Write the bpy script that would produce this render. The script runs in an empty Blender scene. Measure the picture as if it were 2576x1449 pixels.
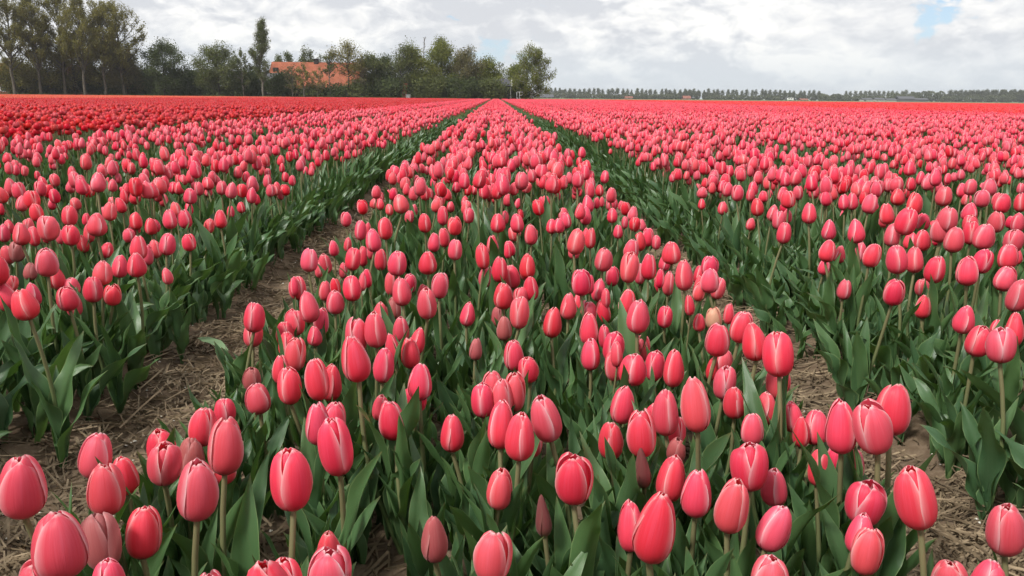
import bpy, math, random
import numpy as np
from mathutils import Matrix, Vector, Euler

S = bpy.context.scene
R = math.radians
PI = math.pi

# ------------------------------------------------------------------ camera
CAM_H = 0.80
F_PX = 2088.0                      # focal length in units of a 2576 px wide frame
YAW, PITCH, ROLL = R(1.19), R(12.95), R(0.53)
cam_d = bpy.data.cameras.new('camera')
cam_d.sensor_width = 36.0
cam_d.lens = 36.0 * F_PX / 2576.0
cam_d.clip_start = 0.02
cam_d.clip_end = 9000
cam = bpy.data.objects.new('camera', cam_d)
S.collection.objects.link(cam)
CM = Matrix.Rotation(-YAW, 3, 'Z') @ Matrix.Rotation(PI / 2 - PITCH, 3, 'X') @ Matrix.Rotation(ROLL, 3, 'Z')
cam.matrix_world = Matrix.Translation((0, 0, CAM_H)) @ CM.to_4x4()
S.camera = cam
CMn = np.array(CM)

# ------------------------------------------------------------------ sky + sun
SKY_OFF = (1.2, 8.4, 3.3)
SUN_EL, SUN_AZ = R(50), R(228)     # azimuth clockwise from the rows' direction (+Y): behind, to the left
w = bpy.data.worlds.new('World'); S.world = w; w.use_nodes = True
w.cycles.sampling_method = 'MANUAL'; w.cycles.sample_map_resolution = 256
nt = w.node_tree; N = nt.nodes; L = nt.links
for n in list(N): N.remove(n)

def nd(nt_, typ, **kw):
    n = nt_.nodes.new(typ)
    for k, v in kw.items():
        if k == 'inp':
            for a, b in v.items(): n.inputs[a].default_value = b
        else: setattr(n, k, v)
    return n

def mth(nt_, op, a, b=None, c=None, clamp=False):
    n = nt_.nodes.new('ShaderNodeMath'); n.operation = op; n.use_clamp = clamp
    for i, v in enumerate((a, b, c)):
        if v is None: continue
        if isinstance(v, (int, float)): n.inputs[i].default_value = v
        else: nt_.links.new(v, n.inputs[i])
    return n.outputs[0]

def vmth(nt_, op, a, b=None):
    n = nt_.nodes.new('ShaderNodeVectorMath'); n.operation = op
    for i, v in enumerate((a, b)):
        if v is None: continue
        if isinstance(v, (tuple, list)): n.inputs[i].default_value = v
        else: nt_.links.new(v, n.inputs[i])
    return n.outputs[0] if op not in ('DOT_PRODUCT', 'LENGTH', 'DISTANCE') else n.outputs['Value']

def sstep(nt_, v, lo, hi):
    n = nt_.nodes.new('ShaderNodeMapRange'); n.interpolation_type = 'SMOOTHSTEP'
    nt_.links.new(v, n.inputs[0]); n.inputs[1].default_value = lo; n.inputs[2].default_value = hi
    return n.outputs[0]

def mixc(nt_, f, a, b, mode='MIX'):
    n = nt_.nodes.new('ShaderNodeMix'); n.data_type = 'RGBA'; n.blend_type = mode
    for sock, v in ((n.inputs[0], f), (n.inputs[6], a), (n.inputs[7], b)):
        if isinstance(v, (int, float)): sock.default_value = v
        elif isinstance(v, (tuple, list)): sock.default_value = (*v[:3], 1)
        else: nt_.links.new(v, sock)
    return n.outputs[2]

def noise(nt_, vec, scale, detail=4, rough=0.5, dist=0.0):
    n = nd(nt_, 'ShaderNodeTexNoise', inp={'Scale': scale, 'Detail': detail, 'Roughness': rough, 'Distortion': dist})
    if vec is not None: nt_.links.new(vec, n.inputs['Vector'])
    return n.outputs[0]

sky = nd(nt, 'ShaderNodeTexSky', sky_type='NISHITA', sun_disc=False, sun_elevation=SUN_EL, sun_rotation=SUN_AZ, air_density=1.0, dust_density=0.6)
geo = nd(nt, 'ShaderNodeTexCoord')
d0 = geo.outputs['Generated']
sep = nd(nt, 'ShaderNodeSeparateXYZ'); L.new(d0, sep.inputs[0])
sh = vmth(nt, 'ADD', vmth(nt, 'MULTIPLY', d0, (1.0, 1.0, 1.9)), SKY_OFF)      # heaped clouds seen side on, a little flattened
def billow(vec, scale, detail, rough):
    return noise(nt, vec, scale, detail, rough, .0)
warp = nd(nt, 'ShaderNodeTexNoise', inp={'Scale': 14.0, 'Detail': 4.0}); L.new(sh, warp.inputs['Vector'])
p1 = vmth(nt, 'ADD', sh, vmth(nt, 'MULTIPLY', vmth(nt, 'SUBTRACT', warp.outputs['Color'], (.5, .5, .5)), (.05, .05, .05)))
LIT = (0.006, -0.005, 0.020)
big = billow(p1, 6.0, 6, .56)
lum = mth(nt, 'SUBTRACT', big, billow(vmth(nt, 'ADD', p1, LIT), 6.0, 6, .56))       # > 0 on the upper edge of a heap
puff = noise(nt, p1, 30.0, 3, .5)
lum2 = mth(nt, 'SUBTRACT', puff, noise(nt, vmth(nt, 'ADD', p1, (0.003, -0.002, 0.010)), 30.0, 3, .5))     # small heads on the heaps
wisp = noise(nt, vmth(nt, 'MULTIPLY', sh, (1, 1, 1.3)), 4.0, 5, .55)
heap = sstep(nt, big, .44, .62)
tone = mth(nt, 'ADD', mth(nt, 'MULTIPLY_ADD', lum, 4.2, .15), mth(nt, 'MULTIPLY', sstep(nt, wisp, .36, .66), .30))
tone = mth(nt, 'ADD', tone, mth(nt, 'MULTIPLY', heap, mth(nt, 'MULTIPLY_ADD', lum2, 1.6, .24)))
tone = mth(nt, 'ADD', tone, mth(nt, 'MULTIPLY', mth(nt, 'MULTIPLY', mth(nt, 'SUBTRACT', puff, .42), heap), .7), clamp=True)
ccol = nd(nt, 'ShaderNodeValToRGB')
cr = ccol.color_ramp
cr.elements[0].position = 0.10; cr.elements[0].color = (3.40, 3.50, 3.70, 1)
cr.elements[1].position = 0.78; cr.elements[1].color = (5.1, 5.05, 4.9, 1)
e = cr.elements.new(0.42); e.color = (4.25, 4.29, 4.36, 1)
L.new(tone, ccol.inputs[0])
# gaps of blue: where the heaps are thinnest, and one broad gap above the right of the field
gapd = CM @ Vector(((2400 - 1288) / F_PX, -(22 - 724.5) / F_PX, -1.0)); gapd.normalize()
dg = vmth(nt, 'DISTANCE', vmth(nt, 'MULTIPLY', d0, (1, 1, 2.4)), (gapd.x, gapd.y, gapd.z * 2.4))
gap = mth(nt, 'SUBTRACT', 1.0, sstep(nt, dg, 0.01, 0.11))
thin = mth(nt, 'SUBTRACT', mth(nt, 'ADD', mth(nt, 'MULTIPLY_ADD', mth(nt, 'SUBTRACT', puff, .5), .30, big), mth(nt, 'MULTIPLY', wisp, .30)), mth(nt, 'MULTIPLY', gap, .17))
cover = sstep(nt, thin, 0.43, 0.485)
bluec = mixc(nt, .5, vmth(nt, 'MULTIPLY', sky.outputs[0], (.62, .62, .62)), (2.35, 3.25, 4.55))
skyc = mixc(nt, cover, bluec, ccol.outputs[0])
low = sstep(nt, sep.outputs[2], 0.0, 0.085)                 # thicker, paler air towards the horizon
skyc = mixc(nt, mth(nt, 'MULTIPLY', mth(nt, 'SUBTRACT', 1.0, low), .72), skyc, (3.35, 3.70, 3.95))
bg = nd(nt, 'ShaderNodeBackground'); bg.inputs['Strength'].default_value = 0.10
L.new(skyc, bg.inputs['Color'])
wo = nd(nt, 'ShaderNodeOutputWorld'); L.new(bg.outputs[0], wo.inputs[0])

sd = bpy.data.lights.new('sun', 'SUN'); sd.energy = 2.0; sd.angle = R(12); sd.color = (1, .965, .91)
so = bpy.data.objects.new('sun', sd); S.collection.objects.link(so)
sv = Vector((math.sin(SUN_AZ) * math.cos(SUN_EL), math.cos(SUN_AZ) * math.cos(SUN_EL), math.sin(SUN_EL)))
so.rotation_euler = sv.to_track_quat('Z', 'Y').to_euler()

S.view_settings.view_transform = 'Standard'; S.view_settings.look = 'None'
S.view_settings.exposure = 1.1; S.view_settings.gamma = 1.0; S.view_settings.use_curve_mapping = False
S.render.engine = 'CYCLES'
S.cycles.use_denoising = True; S.cycles.use_adaptive_sampling = True; S.cycles.adaptive_threshold = .02
S.cycles.max_bounces = 6; S.cycles.diffuse_bounces = 3; S.cycles.glossy_bounces = 2
S.cycles.transmission_bounces = 4; S.cycles.transparent_max_bounces = 4; S.cycles.volume_bounces = 0
S.cycles.caustics_reflective = False; S.cycles.caustics_refractive = False

# ------------------------------------------------------------------ helpers
def ray(px, py):
    d = CMn @ np.array([(px - 1288) / F_PX, -(py - 724.5) / F_PX, -1.0])
    return d / np.linalg.norm(d)

def project(P):
    q = (np.asarray(P, float) - np.array([0, 0, CAM_H])) @ CMn
    z = -q[..., 2]
    zz = np.where(z > 1e-3, z, 1e-3)
    return np.stack([q[..., 0] / zz * F_PX + 1288, -q[..., 1] / zz * F_PX + 724.5, z], -1)

def at(px, py, Y):
    """point seen at a pixel, on the vertical plane Y metres ahead"""
    d = ray(px, py); t = Y / d[1]
    return np.array([0, 0, CAM_H]) + d * t

def mesh(name, V, Fc, mats, attrs=None, mi=None, smooth=True):
    me = bpy.data.meshes.new(name)
    V = np.asarray(V, float)
    me.from_pydata(V.tolist(), [], [list(map(int, f)) for f in Fc])
    for m in (mats if isinstance(mats, (list, tuple)) else [mats]): me.materials.append(m)
    if attrs:
        for k, a in attrs.items():
            at_ = me.attributes.new(k, 'FLOAT_VECTOR', 'POINT')
            at_.data.foreach_set('vector', np.asarray(a, np.float32).ravel())
    if mi is not None: me.polygons.foreach_set('material_index', np.asarray(mi, np.int32))
    if smooth: me.polygons.foreach_set('use_smooth', np.ones(len(me.polygons), bool))
    me.update()
    return me

def link(o, parent=None):
    S.collection.objects.link(o)
    if parent is not None: o.parent = parent
    return o

def obj(name, me, parent=None, loc=(0, 0, 0), rot=(0, 0, 0), scl=(1, 1, 1)):
    o = bpy.data.objects.new(name, me)
    o.location = loc; o.rotation_euler = rot; o.scale = scl
    return link(o, parent)

def empty(name, loc, rz=0.0):
    o = bpy.data.objects.new(name, None); o.empty_display_size = .05
    o.location = loc; o.rotation_euler = (0, 0, rz)
    return link(o)

def tag(o, label=None, cat=None, group=None, kind=None):
    if label: o['label'] = label
    if cat: o['category'] = cat
    if group: o['group'] = group
    if kind: o['kind'] = kind
    return o

class MB:
    """collects pieces into one mesh"""
    def __init__(s): s.V = []; s.F = []; s.A = []; s.M = []; s.n = 0
    def add(s, V, F, A=None, m=0):
        V = np.asarray(V, float)
        s.V.append(V); s.F += [tuple(int(i) + s.n for i in f) for f in F]
        s.A.append(np.zeros_like(V) if A is None else np.broadcast_to(np.asarray(A, float), V.shape))
        s.M += [m] * len(F); s.n += len(V)
    def box(s, x0, x1, y0, y1, z0, z1, m=0):
        V = [(x, y, z) for z in (z0, z1) for y in (y0, y1) for x in (x0, x1)]
        s.add(V, [(0, 2, 3, 1), (4, 5, 7, 6), (0, 1, 5, 4), (2, 6, 7, 3), (0, 4, 6, 2), (1, 3, 7, 5)], m=m)
    def tube(s, P, rad, k=5, m=0, cap=False, A=None):
        P = np.asarray(P, float); n = len(P); rad = np.broadcast_to(rad, (n,))
        T = np.gradient(P, axis=0); T /= np.linalg.norm(T, axis=1)[:, None] + 1e-9
        ref = np.array([0, 0, 1.0]) if abs(T[0][2]) < .9 else np.array([1.0, 0, 0])
        U = np.cross(T, ref); U /= np.linalg.norm(U, axis=1)[:, None] + 1e-9
        W = np.cross(T, U)
        a = np.arange(k) * 2 * PI / k
        V = (P[:, None] + rad[:, None, None] * (np.cos(a)[None, :, None] * U[:, None] + np.sin(a)[None, :, None] * W[:, None])).reshape(-1, 3)
        F = [(i * k + j, i * k + (j + 1) % k, (i + 1) * k + (j + 1) % k, (i + 1) * k + j) for i in range(n - 1) for j in range(k)]
        if cap: F += [tuple(range(k))[::-1], tuple((n - 1) * k + j for j in range(k))]
        if A is None: A = np.stack([np.zeros(n * k), np.repeat(np.linspace(0, 1, n), k), np.zeros(n * k)], 1)
        s.add(V, F, A, m)
    def build(s, name, mats, smooth=True, attr='uvp'):
        return mesh(name, np.concatenate(s.V), s.F, mats, {attr: np.concatenate(s.A)}, s.M, smooth)

# ------------------------------------------------------------------ materials
def new_mat(name):
    m = bpy.data.materials.new(name); m.use_nodes = True
    t = m.node_tree
    for n in list(t.nodes): t.nodes.remove(n)
    out = t.nodes.new('ShaderNodeOutputMaterial')
    return m, t, out

def principled(t, out, col, rough=.6, spec=.4, normal=None, trans=0.0, tcol=None, sheen=0.0):
    b = t.nodes.new('ShaderNodeBsdfPrincipled')
    if isinstance(col, (tuple, list)): b.inputs['Base Color'].default_value = (*col[:3], 1)
    else: t.links.new(col, b.inputs['Base Color'])
    if isinstance(rough, (int, float)): b.inputs['Roughness'].default_value = rough
    else: t.links.new(rough, b.inputs['Roughness'])
    b.inputs['Specular IOR Level'].default_value = spec
    if sheen: b.inputs['Sheen Weight'].default_value = sheen; b.inputs['Sheen Roughness'].default_value = .4
    if normal is not None: t.links.new(normal, b.inputs['Normal'])
    if trans > 0:
        tr = t.nodes.new('ShaderNodeBsdfTranslucent')
        c = tcol if tcol is not None else col
        if isinstance(c, (tuple, list)): tr.inputs[0].default_value = (*c[:3], 1)
        else: t.links.new(c, tr.inputs[0])
        mx = t.nodes.new('ShaderNodeMixShader'); mx.inputs[0].default_value = trans
        t.links.new(b.outputs[0], mx.inputs[1]); t.links.new(tr.outputs[0], mx.inputs[2])
        t.links.new(mx.outputs[0], out.inputs[0])
    else: t.links.new(b.outputs[0], out.inputs[0])
    return b

def bump(t, h, strength=.3, dist=.01):
    b = t.nodes.new('ShaderNodeBump'); b.inputs['Strength'].default_value = strength; b.inputs['Distance'].default_value = dist
    t.links.new(h, b.inputs['Height']); return b.outputs[0]

def attr(t, name):
    a = t.nodes.new('ShaderNodeAttribute'); a.attribute_name = name
    s_ = t.nodes.new('ShaderNodeSeparateXYZ'); t.links.new(a.outputs['Vector'], s_.inputs[0])
    return a.outputs['Vector'], s_.outputs

def petal_mat(name, body, flush, margin, base, edge=True):
    m, t, out = new_mat(name)
    vec, (u, v, k) = attr(t, 'uvp')
    au = mth(t, 'ABSOLUTE', u)
    ve = vmth(t, 'MULTIPLY', vec, (7.0, 0.9, 31.0))
    st = noise(t, ve, 1.6, 4, .6)                           # streaks along the petal
    oi = t.nodes.new('ShaderNodeObjectInfo')
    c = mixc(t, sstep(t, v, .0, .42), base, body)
    fl = mth(t, 'MULTIPLY', mth(t, 'MULTIPLY', sstep(t, v, .15, .8), mth(t, 'SUBTRACT', 1.0, mth(t, 'MULTIPLY', au, .55))), mth(t, 'MULTIPLY_ADD', st, 1.5, -.33), clamp=True)
    c = mixc(t, fl, c, flush)
    if edge:
        em = mth(t, 'ADD', au, mth(t, 'MULTIPLY', mth(t, 'SUBTRACT', st, .5), .16))
        c = mixc(t, mth(t, 'MULTIPLY', mth(t, 'MULTIPLY', sstep(t, em, .55, 1.0), sstep(t, v, .12, .55)), .62), c, tuple(.45 * a + .55 * b for a, b in zip(flush, margin)))
        ef = mth(t, 'MULTIPLY', mth(t, 'MULTIPLY', sstep(t, em, .86, 1.06), sstep(t, v, .14, .55)), .9)
        ef = mth(t, 'MAXIMUM', ef, mth(t, 'MULTIPLY', sstep(t, mth(t, 'ADD', v, mth(t, 'MULTIPLY', st, .05)), .96, 1.03), .8))
        c = mixc(t, ef, c, margin)
    rv = mth(t, 'ADD', mth(t, 'MULTIPLY', mth(t, 'FRACT', mth(t, 'ADD', oi.outputs['Random'], k)), 1.0), 0)
    hs = t.nodes.new('ShaderNodeHueSaturation')
    t.links.new(mth(t, 'MULTIPLY_ADD', mth(t, 'FRACT', mth(t, 'MULTIPLY', k, 7.3)), .009, .4955), hs.inputs['Hue'])
    t.links.new(mth(t, 'MULTIPLY_ADD', mth(t, 'FRACT', mth(t, 'MULTIPLY', k, 3.1)), .12, .90), hs.inputs['Saturation'])
    t.links.new(mth(t, 'MULTIPLY_ADD', mth(t, 'FRACT', mth(t, 'MULTIPLY', k, 5.7)), .14, .90), hs.inputs['Value'])
    t.links.new(c, hs.inputs['Color'])
    c = mixc(t, 1.0, hs.outputs[0], oi.outputs['Color'], 'MULTIPLY')
    nz = noise(t, vmth(t, 'MULTIPLY', vec, (26.0, 1.6, 31.0)), 2.0, 2, .5)
    c = mixc(t, mth(t, 'MULTIPLY', sstep(t, nz, .45, .75), .30), c, mixc(t, 1.0, c, (.80, .55, .62), 'MULTIPLY'))
    principled(t, out, c, .40, .36, bump(t, nz, .25, .003), .34, sheen=.10 if edge else .03)
    return m

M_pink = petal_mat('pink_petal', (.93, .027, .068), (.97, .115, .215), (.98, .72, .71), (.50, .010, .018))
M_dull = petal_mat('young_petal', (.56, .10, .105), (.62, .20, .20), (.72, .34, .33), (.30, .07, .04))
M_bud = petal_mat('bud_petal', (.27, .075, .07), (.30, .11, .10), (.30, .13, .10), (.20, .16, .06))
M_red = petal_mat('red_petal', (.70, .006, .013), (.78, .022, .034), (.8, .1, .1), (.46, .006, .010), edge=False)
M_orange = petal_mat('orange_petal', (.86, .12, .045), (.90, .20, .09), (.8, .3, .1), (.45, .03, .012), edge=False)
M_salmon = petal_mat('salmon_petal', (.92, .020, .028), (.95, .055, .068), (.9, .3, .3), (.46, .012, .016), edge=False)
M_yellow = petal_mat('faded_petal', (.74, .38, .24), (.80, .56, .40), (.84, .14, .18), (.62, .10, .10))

def leaf_mat():
    m, t, out = new_mat('tulip_leaf')
    vec, (u, v, k) = attr(t, 'uvp')
    au = mth(t, 'ABSOLUTE', u)
    oi = t.nodes.new('ShaderNodeObjectInfo')
    ve = vmth(t, 'MULTIPLY', vec, (9.0, 0.8, 17.0))
    st = noise(t, ve, 2.0, 3, .6)
    rnd = mth(t, 'FRACT', mth(t, 'ADD', mth(t, 'MULTIPLY', k, 3.7), oi.outputs['Random']))
    c = mixc(t, rnd, (.036, .088, .037), (.082, .160, .052))
    c = mixc(t, mth(t, 'MULTIPLY', st, .55), c, (.085, .158, .075))
    c = mixc(t, mth(t, 'MULTIPLY', sstep(t, au, .90, 1.0), .65), c, (.22, .32, .13))
    c = mixc(t, mth(t, 'MULTIPLY', sstep(t, v, .93, 1.0), .5), c, (.16, .12, .05))
    nz = noise(t, vmth(t, 'MULTIPLY', vec, (30.0, 1.5, 17.0)), 2.0, 2, .5)
    principled(t, out, c, .38, .45, bump(t, nz, .15, .003), .17, tcol=(.12, .25, .03))
    return m
M_leaf = leaf_mat()

def stem_mat():
    m, t, out = new_mat('tulip_stem')
    vec, (u, v, k) = attr(t, 'uvp')
    nz = noise(t, vmth(t, 'MULTIPLY', vec, (3.0, 5.0, 17.0)), 2.0, 3, .6)
    c = mixc(t, sstep(t, v, .2, 1.0), (.105, .165, .055), (.20, .165, .085))
    c = mixc(t, mth(t, 'MULTIPLY', nz, .4), c, (.13, .19, .08))
    principled(t, out, c, .5, .35, None, .08)
    return m
M_stem = stem_mat()

def simple(name, c1, c2=None, scale=4.0, rough=.8, spec=.2, vec=None, trans=0.0, bmp=0.0, detail=5):
    m, t, out = new_mat(name)
    tc = t.nodes.new('ShaderNodeTexCoord')
    if c2 is None: principled(t, out, c1, rough, spec, None, trans); return m
    nz = noise(t, tc.outputs['Object'], scale, detail, .6)
    c = mixc(t, sstep(t, nz, .35, .65), c1, c2)
    principled(t, out, c, rough, spec, bump(t, nz, bmp, .02) if bmp else None, trans)
    return m

def foliage_mat(name, dark, light, trans=.32):
    m, t, out = new_mat(name)
    vec, (u, v, k) = attr(t, 'uvp')
    c = mixc(t, k, dark, light)
    principled(t, out, c, .75, .06, None, trans)
    return m

def soil_mat():
    m, t, out = new_mat('field_soil')
    tc = t.nodes.new('ShaderNodeTexCoord'); P = tc.outputs['Object']
    n1 = noise(t, P, 5.0, 6, .6); n2 = noise(t, P, 48.0, 5, .65); n3 = noise(t, P, 0.4, 3, .5)
    c = mixc(t, sstep(t, n1, .3, .7), (.098, .068, .044), (.170, .124, .083))
    c = mixc(t, mth(t, 'MULTIPLY', sstep(t, n2, .4, .68), .6), c, (.220, .165, .115))
    c = mixc(t, mth(t, 'MULTIPLY', sstep(t, n3, .4, .7), .25), c, (.085, .058, .038))
    h = mth(t, 'ADD', mth(t, 'MULTIPLY', n2, .6), n1)
    # the far plain beyond the flowers is meadow
    sp = t.nodes.new('ShaderNodeSeparateXYZ'); t.links.new(P, sp.inputs[0])
    n4 = noise(t, P, .01, 3, .5)
    g = mixc(t, n4, (.10, .145, .045), (.17, .18, .075))
    far = sstep(t, sp.outputs[1], 192, 194)
    c = mixc(t, far, c, g)
    principled(t, out, c, .95, .12, bump(t, h, .55, .012))
    return m
M_soil = soil_mat()
M_straw = simple('straw', (.115, .084, .053), (.30, .230, .148), 11, .75, .2)
M_shell = simple('shell', (.62, .60, .52), (.72, .68, .58), 30, .5, .4)

# ------------------------------------------------------------------ ground: one sheet, fine near the camera
_rs = np.random.RandomState(5)
_lat = _rs.rand(256, 256)
def vnoise(x, y):
    xi = np.floor(x).astype(int); yi = np.floor(y).astype(int)
    fx = x - xi; fy = y - yi
    fx = fx * fx * (3 - 2 * fx); fy = fy * fy * (3 - 2 * fy)
    g = lambda a, b: _lat[a % 256, b % 256]
    return (g(xi, yi) * (1 - fx) + g(xi + 1, yi) * fx) * (1 - fy) + (g(xi, yi + 1) * (1 - fx) + g(xi + 1, yi + 1) * fx) * fy

BED_PITCH = 1.62
PATH_C = 0.80                       # path centres at +-0.80, +-2.42 ...
def ground_z(x, y):
    x = np.asarray(x, float); y = np.asarray(y, float)
    q = np.abs(((x - PATH_C + BED_PITCH / 2) % BED_PITCH) - BED_PITCH / 2)      # distance from the nearest path centre
    bed = np.clip((q - .10) / .22, 0, 1); bed = bed * bed * (3 - 2 * bed)
    fade = np.clip((16 - y) / 8, 0, 1) * np.clip((9 - np.abs(x)) / 4, 0, 1)
    clod = (vnoise(x * 9 + 3, y * 9) - .5) * .028 + (vnoise(x * 23, y * 23 + 7) - .5) * .020 + np.maximum(vnoise(x * 41 + 9, y * 41) - .55, 0) * .028
    return .045 * bed * np.clip((190 - y) / 5, 0, 1) * np.clip((60 - np.abs(x)) / 5, 0, 1) + clod * fade

xs = np.concatenate([[-2800, -2000, -900, -400, -200, -100, -60], np.arange(-55, -9, 1.62 / 4), np.arange(-9, -3, .1), np.arange(-3, 3, .02), np.arange(3, 9, .1), np.arange(9, 55, 1.62 / 4), [60, 100, 200, 400, 900, 2000, 2800]])
ys = np.concatenate([[-300, -60, -10, -3, -1, 0], np.arange(.2, 5, .02), np.arange(5, 9, .06), np.arange(9, 20, .3), [22, 26, 32, 45, 70, 110, 150, 185, 190, 196, 230, 320, 500, 900, 1600, 2500, 4000]])
GX, GY = np.meshgrid(xs, ys)
GV = np.stack([GX.ravel(), GY.ravel(), ground_z(GX, GY).ravel()], 1)
nx, ny = len(xs), len(ys)
ii = (np.arange(ny - 1)[:, None] * nx + np.arange(nx - 1)[None]).ravel()
GF = np.stack([ii, ii + 1, ii + nx + 1, ii + nx], 1)
gm = bpy.data.meshes.new('ground')
gm.vertices.add(len(GV)); gm.vertices.foreach_set('co', GV.ravel())
gm.loops.add(len(GF) * 4); gm.loops.foreach_set('vertex_index', GF.ravel())
gm.polygons.add(len(GF)); gm.polygons.foreach_set('loop_start', np.arange(len(GF)) * 4); gm.polygons.foreach_set('loop_total', np.full(len(GF), 4))
gm.update(calc_edges=True); gm.polygons.foreach_set('use_smooth', np.ones(len(GF), bool)); gm.materials.append(M_soil)
tag(obj('ground', gm), kind='structure')

# ------------------------------------------------------------------ tulip pieces
PR = np.array([.05, .23, .385, .475, .50, .485, .445, .38, .28, .13])
PZ = np.array([.00, .045, .16, .34, .56, .78, 1.00, 1.20, 1.375, 1.49])
PW = np.array([.05, .22, .39, .515, .58, .575, .525, .425, .285, .05])

def cubic(v, Y):
    n = len(Y) - 1; x = np.clip(v, 0, 1) * n; i = np.minimum(x.astype(int), n - 1); f = x - i
    p0 = np.where(i > 0, Y[np.maximum(i - 1, 0)], 2 * Y[0] - Y[1]); p1 = Y[i]; p2 = Y[i + 1]; p3 = np.where(i < n - 1, Y[np.minimum(i + 2, n)], 2 * Y[n] - Y[n - 1])
    return .5 * (2 * p1 + (p2 - p0) * f + (2 * p0 - 5 * p1 + 4 * p2 - p3) * f * f + (3 * p1 - p0 - 3 * p2 + p3) * f ** 3)

def petal(rs, inner=False, nu=9, nv=11, top=1.0, fat=1.0, wave=.02, k=0.0, point=0.0):
    """one tulip petal on the +X side of a cup 1 wide and 1.5 high; u across, v along"""
    v = 1 - (1 - np.linspace(0, 1, nv)) ** 1.12
    r = cubic(v, PR); z = cubic(v, PZ); hw = cubic(v, PW)
    if point: top = 1.0; r = r * (1 - point * np.clip((v - .3) / .7, 0, 1)); hw = hw * (1 - .35 * point)
    if inner: r = r * .90; hw = hw * .95; z = z * .985 + .01
    z = z * (1 + rs.uniform(-.055, .035)); top = top * (rs.uniform(.93, 1.09) if not inner else rs.uniform(.60, .80)); hw = hw * rs.uniform(.93, 1.05) * fat
    r = r * (1 + (top - 1) * np.clip((v - .35) / .65, 0, 1) ** 1.3) * fat
    off = rs.uniform(-.05, .05); spiral = 1.0 if k % 1 < .5 else -1.0
    u = np.linspace(-1, 1, nu)
    ph1, ph2 = rs.uniform(0, 6.3, 2); lift = .022 if not inner else .0
    V = []; A = []
    for i in range(nv):
        ang = np.clip(u * hw[i] / max(r[i], .06), -1.45, 1.45) + off * v[i]
        edge = np.abs(u) ** 3
        s_ = np.clip((v[i] - .15) / .3, 0, 1)
        rr = r[i] * (1 + s_ * (edge * (lift + wave * .45 * np.sin(6 * v[i] + np.where(u > 0, ph1, ph2)))) - .03 * (1 - u * u) * 0)
        rr = rr * (1 + (.050 if not inner else .03) * u * spiral * s_)
        rr = rr + .018 * s_ * np.cos(u * PI / 2) ** 6 * (1 if not inner else .5)   # faint keel
        zz = z[i] - .055 * edge * s_ * (v[i] > .6)
        V += list(zip(rr * np.cos(ang), rr * np.sin(ang), np.broadcast_to(zz, u.shape)))
        A += [(a, v[i], k) for a in u]
    F = [(i * nu + j, i * nu + j + 1, (i + 1) * nu + j + 1, (i + 1) * nu + j) for i in range(nv - 1) for j in range(nu - 1)]
    return np.array(V), F, np.array(A)

def rotz(V, a):
    c, s_ = math.cos(a), math.sin(a)
    return V @ np.array([[c, s_, 0], [-s_, c, 0], [0, 0, 1]])

CUPS = [dict(top=.95, fat=1.0), dict(top=.80, fat=.98), dict(top=1.08, fat=1.0), dict(top=.70, fat=1.0), dict(top=1.28, fat=1.0, wave=.03),
        dict(top=1.0, fat=.97, wave=.04), dict(top=.95, fat=1.02, wave=.03), dict(top=1.45, fat=1.0, wave=.03),        # 7: open
        dict(top=.9, fat=.95, point=.62),                                                                             # 8: bud
        dict(top=1.05, fat=1.0, wave=.035), dict(top=1.38, fat=.98, wave=.05), dict(top=1.18, fat=.94, wave=.04)]
OPEN_V, BUD_V = 7, 8

def cup_petals(ci, seed, nu, nv, mats=M_pink):
    rs = np.random.RandomState(seed); out = []
    kk = rs.rand()
    for j in range(6):
        inner = j >= 3
        V, F, A = petal(rs, inner, nu, nv, k=kk, **CUPS[ci])
        out.append((V, F, A, (j % 3) * 2 * PI / 3 + (PI / 3 if inner else 0) + rs.uniform(-.08, .08)))
    return out

def leaf(rs, L_, W_, phi0, phi1, p=1.6, fold=.5, wav=.10, ns=17, ntv=7, k=0.0, twist=0.0, droop=0.0):
    """a tulip leaf rising from the origin, leaning towards +X"""
    s_ = np.linspace(0, 1, ns)
    wf = np.interp(s_, [0, .12, .35, .55, .75, .9, 1], [.30, .62, 1, .94, .64, .29, .01])
    ph = phi0 + (phi1 - phi0) * s_ ** p + droop * np.clip(s_ - .55, 0, 1) ** 2 * 8
    dx = np.sin(ph); dz = np.cos(ph)
    ds = L_ / (ns - 1)
    X = np.concatenate([[0], np.cumsum((dx[1:] + dx[:-1]) / 2 * ds)]); Z = np.concatenate([[0], np.cumsum((dz[1:] + dz[:-1]) / 2 * ds)])
    t = np.linspace(-1, 1, ntv); V = []; A = []
    f1, f2 = rs.uniform(0, 6.3, 2); kf = rs.uniform(9, 15)
    for i in range(ns):
        fo = fold * (1.5 - 1.0 * s_[i])
        lat = W_ / 2 * wf[i] * t * math.cos(fo)
        up = W_ / 2 * wf[i] * np.abs(t) ** 1.4 * math.sin(fo)
        up = up + wav * W_ * np.abs(t) ** 2.2 * np.sin(kf * s_[i] + np.where(t > 0, f1, f2)) * np.clip(s_[i] * 4, 0, 1) * wf[i]
        tw = twist * s_[i]
        la = lat * math.cos(tw) - up * math.sin(tw); up2 = lat * math.sin(tw) + up * math.cos(tw)
        V += list(zip(X[i] - up2 * dz[i], la, Z[i] + up2 * dx[i]))
        A += [(a, s_[i], k) for a in t]
    F = [(i * ntv + j, i * ntv + j + 1, (i + 1) * ntv + j + 1, (i + 1) * ntv + j) for i in range(ns - 1) for j in range(ntv - 1)]
    return np.array(V), F, np.array(A)

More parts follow.
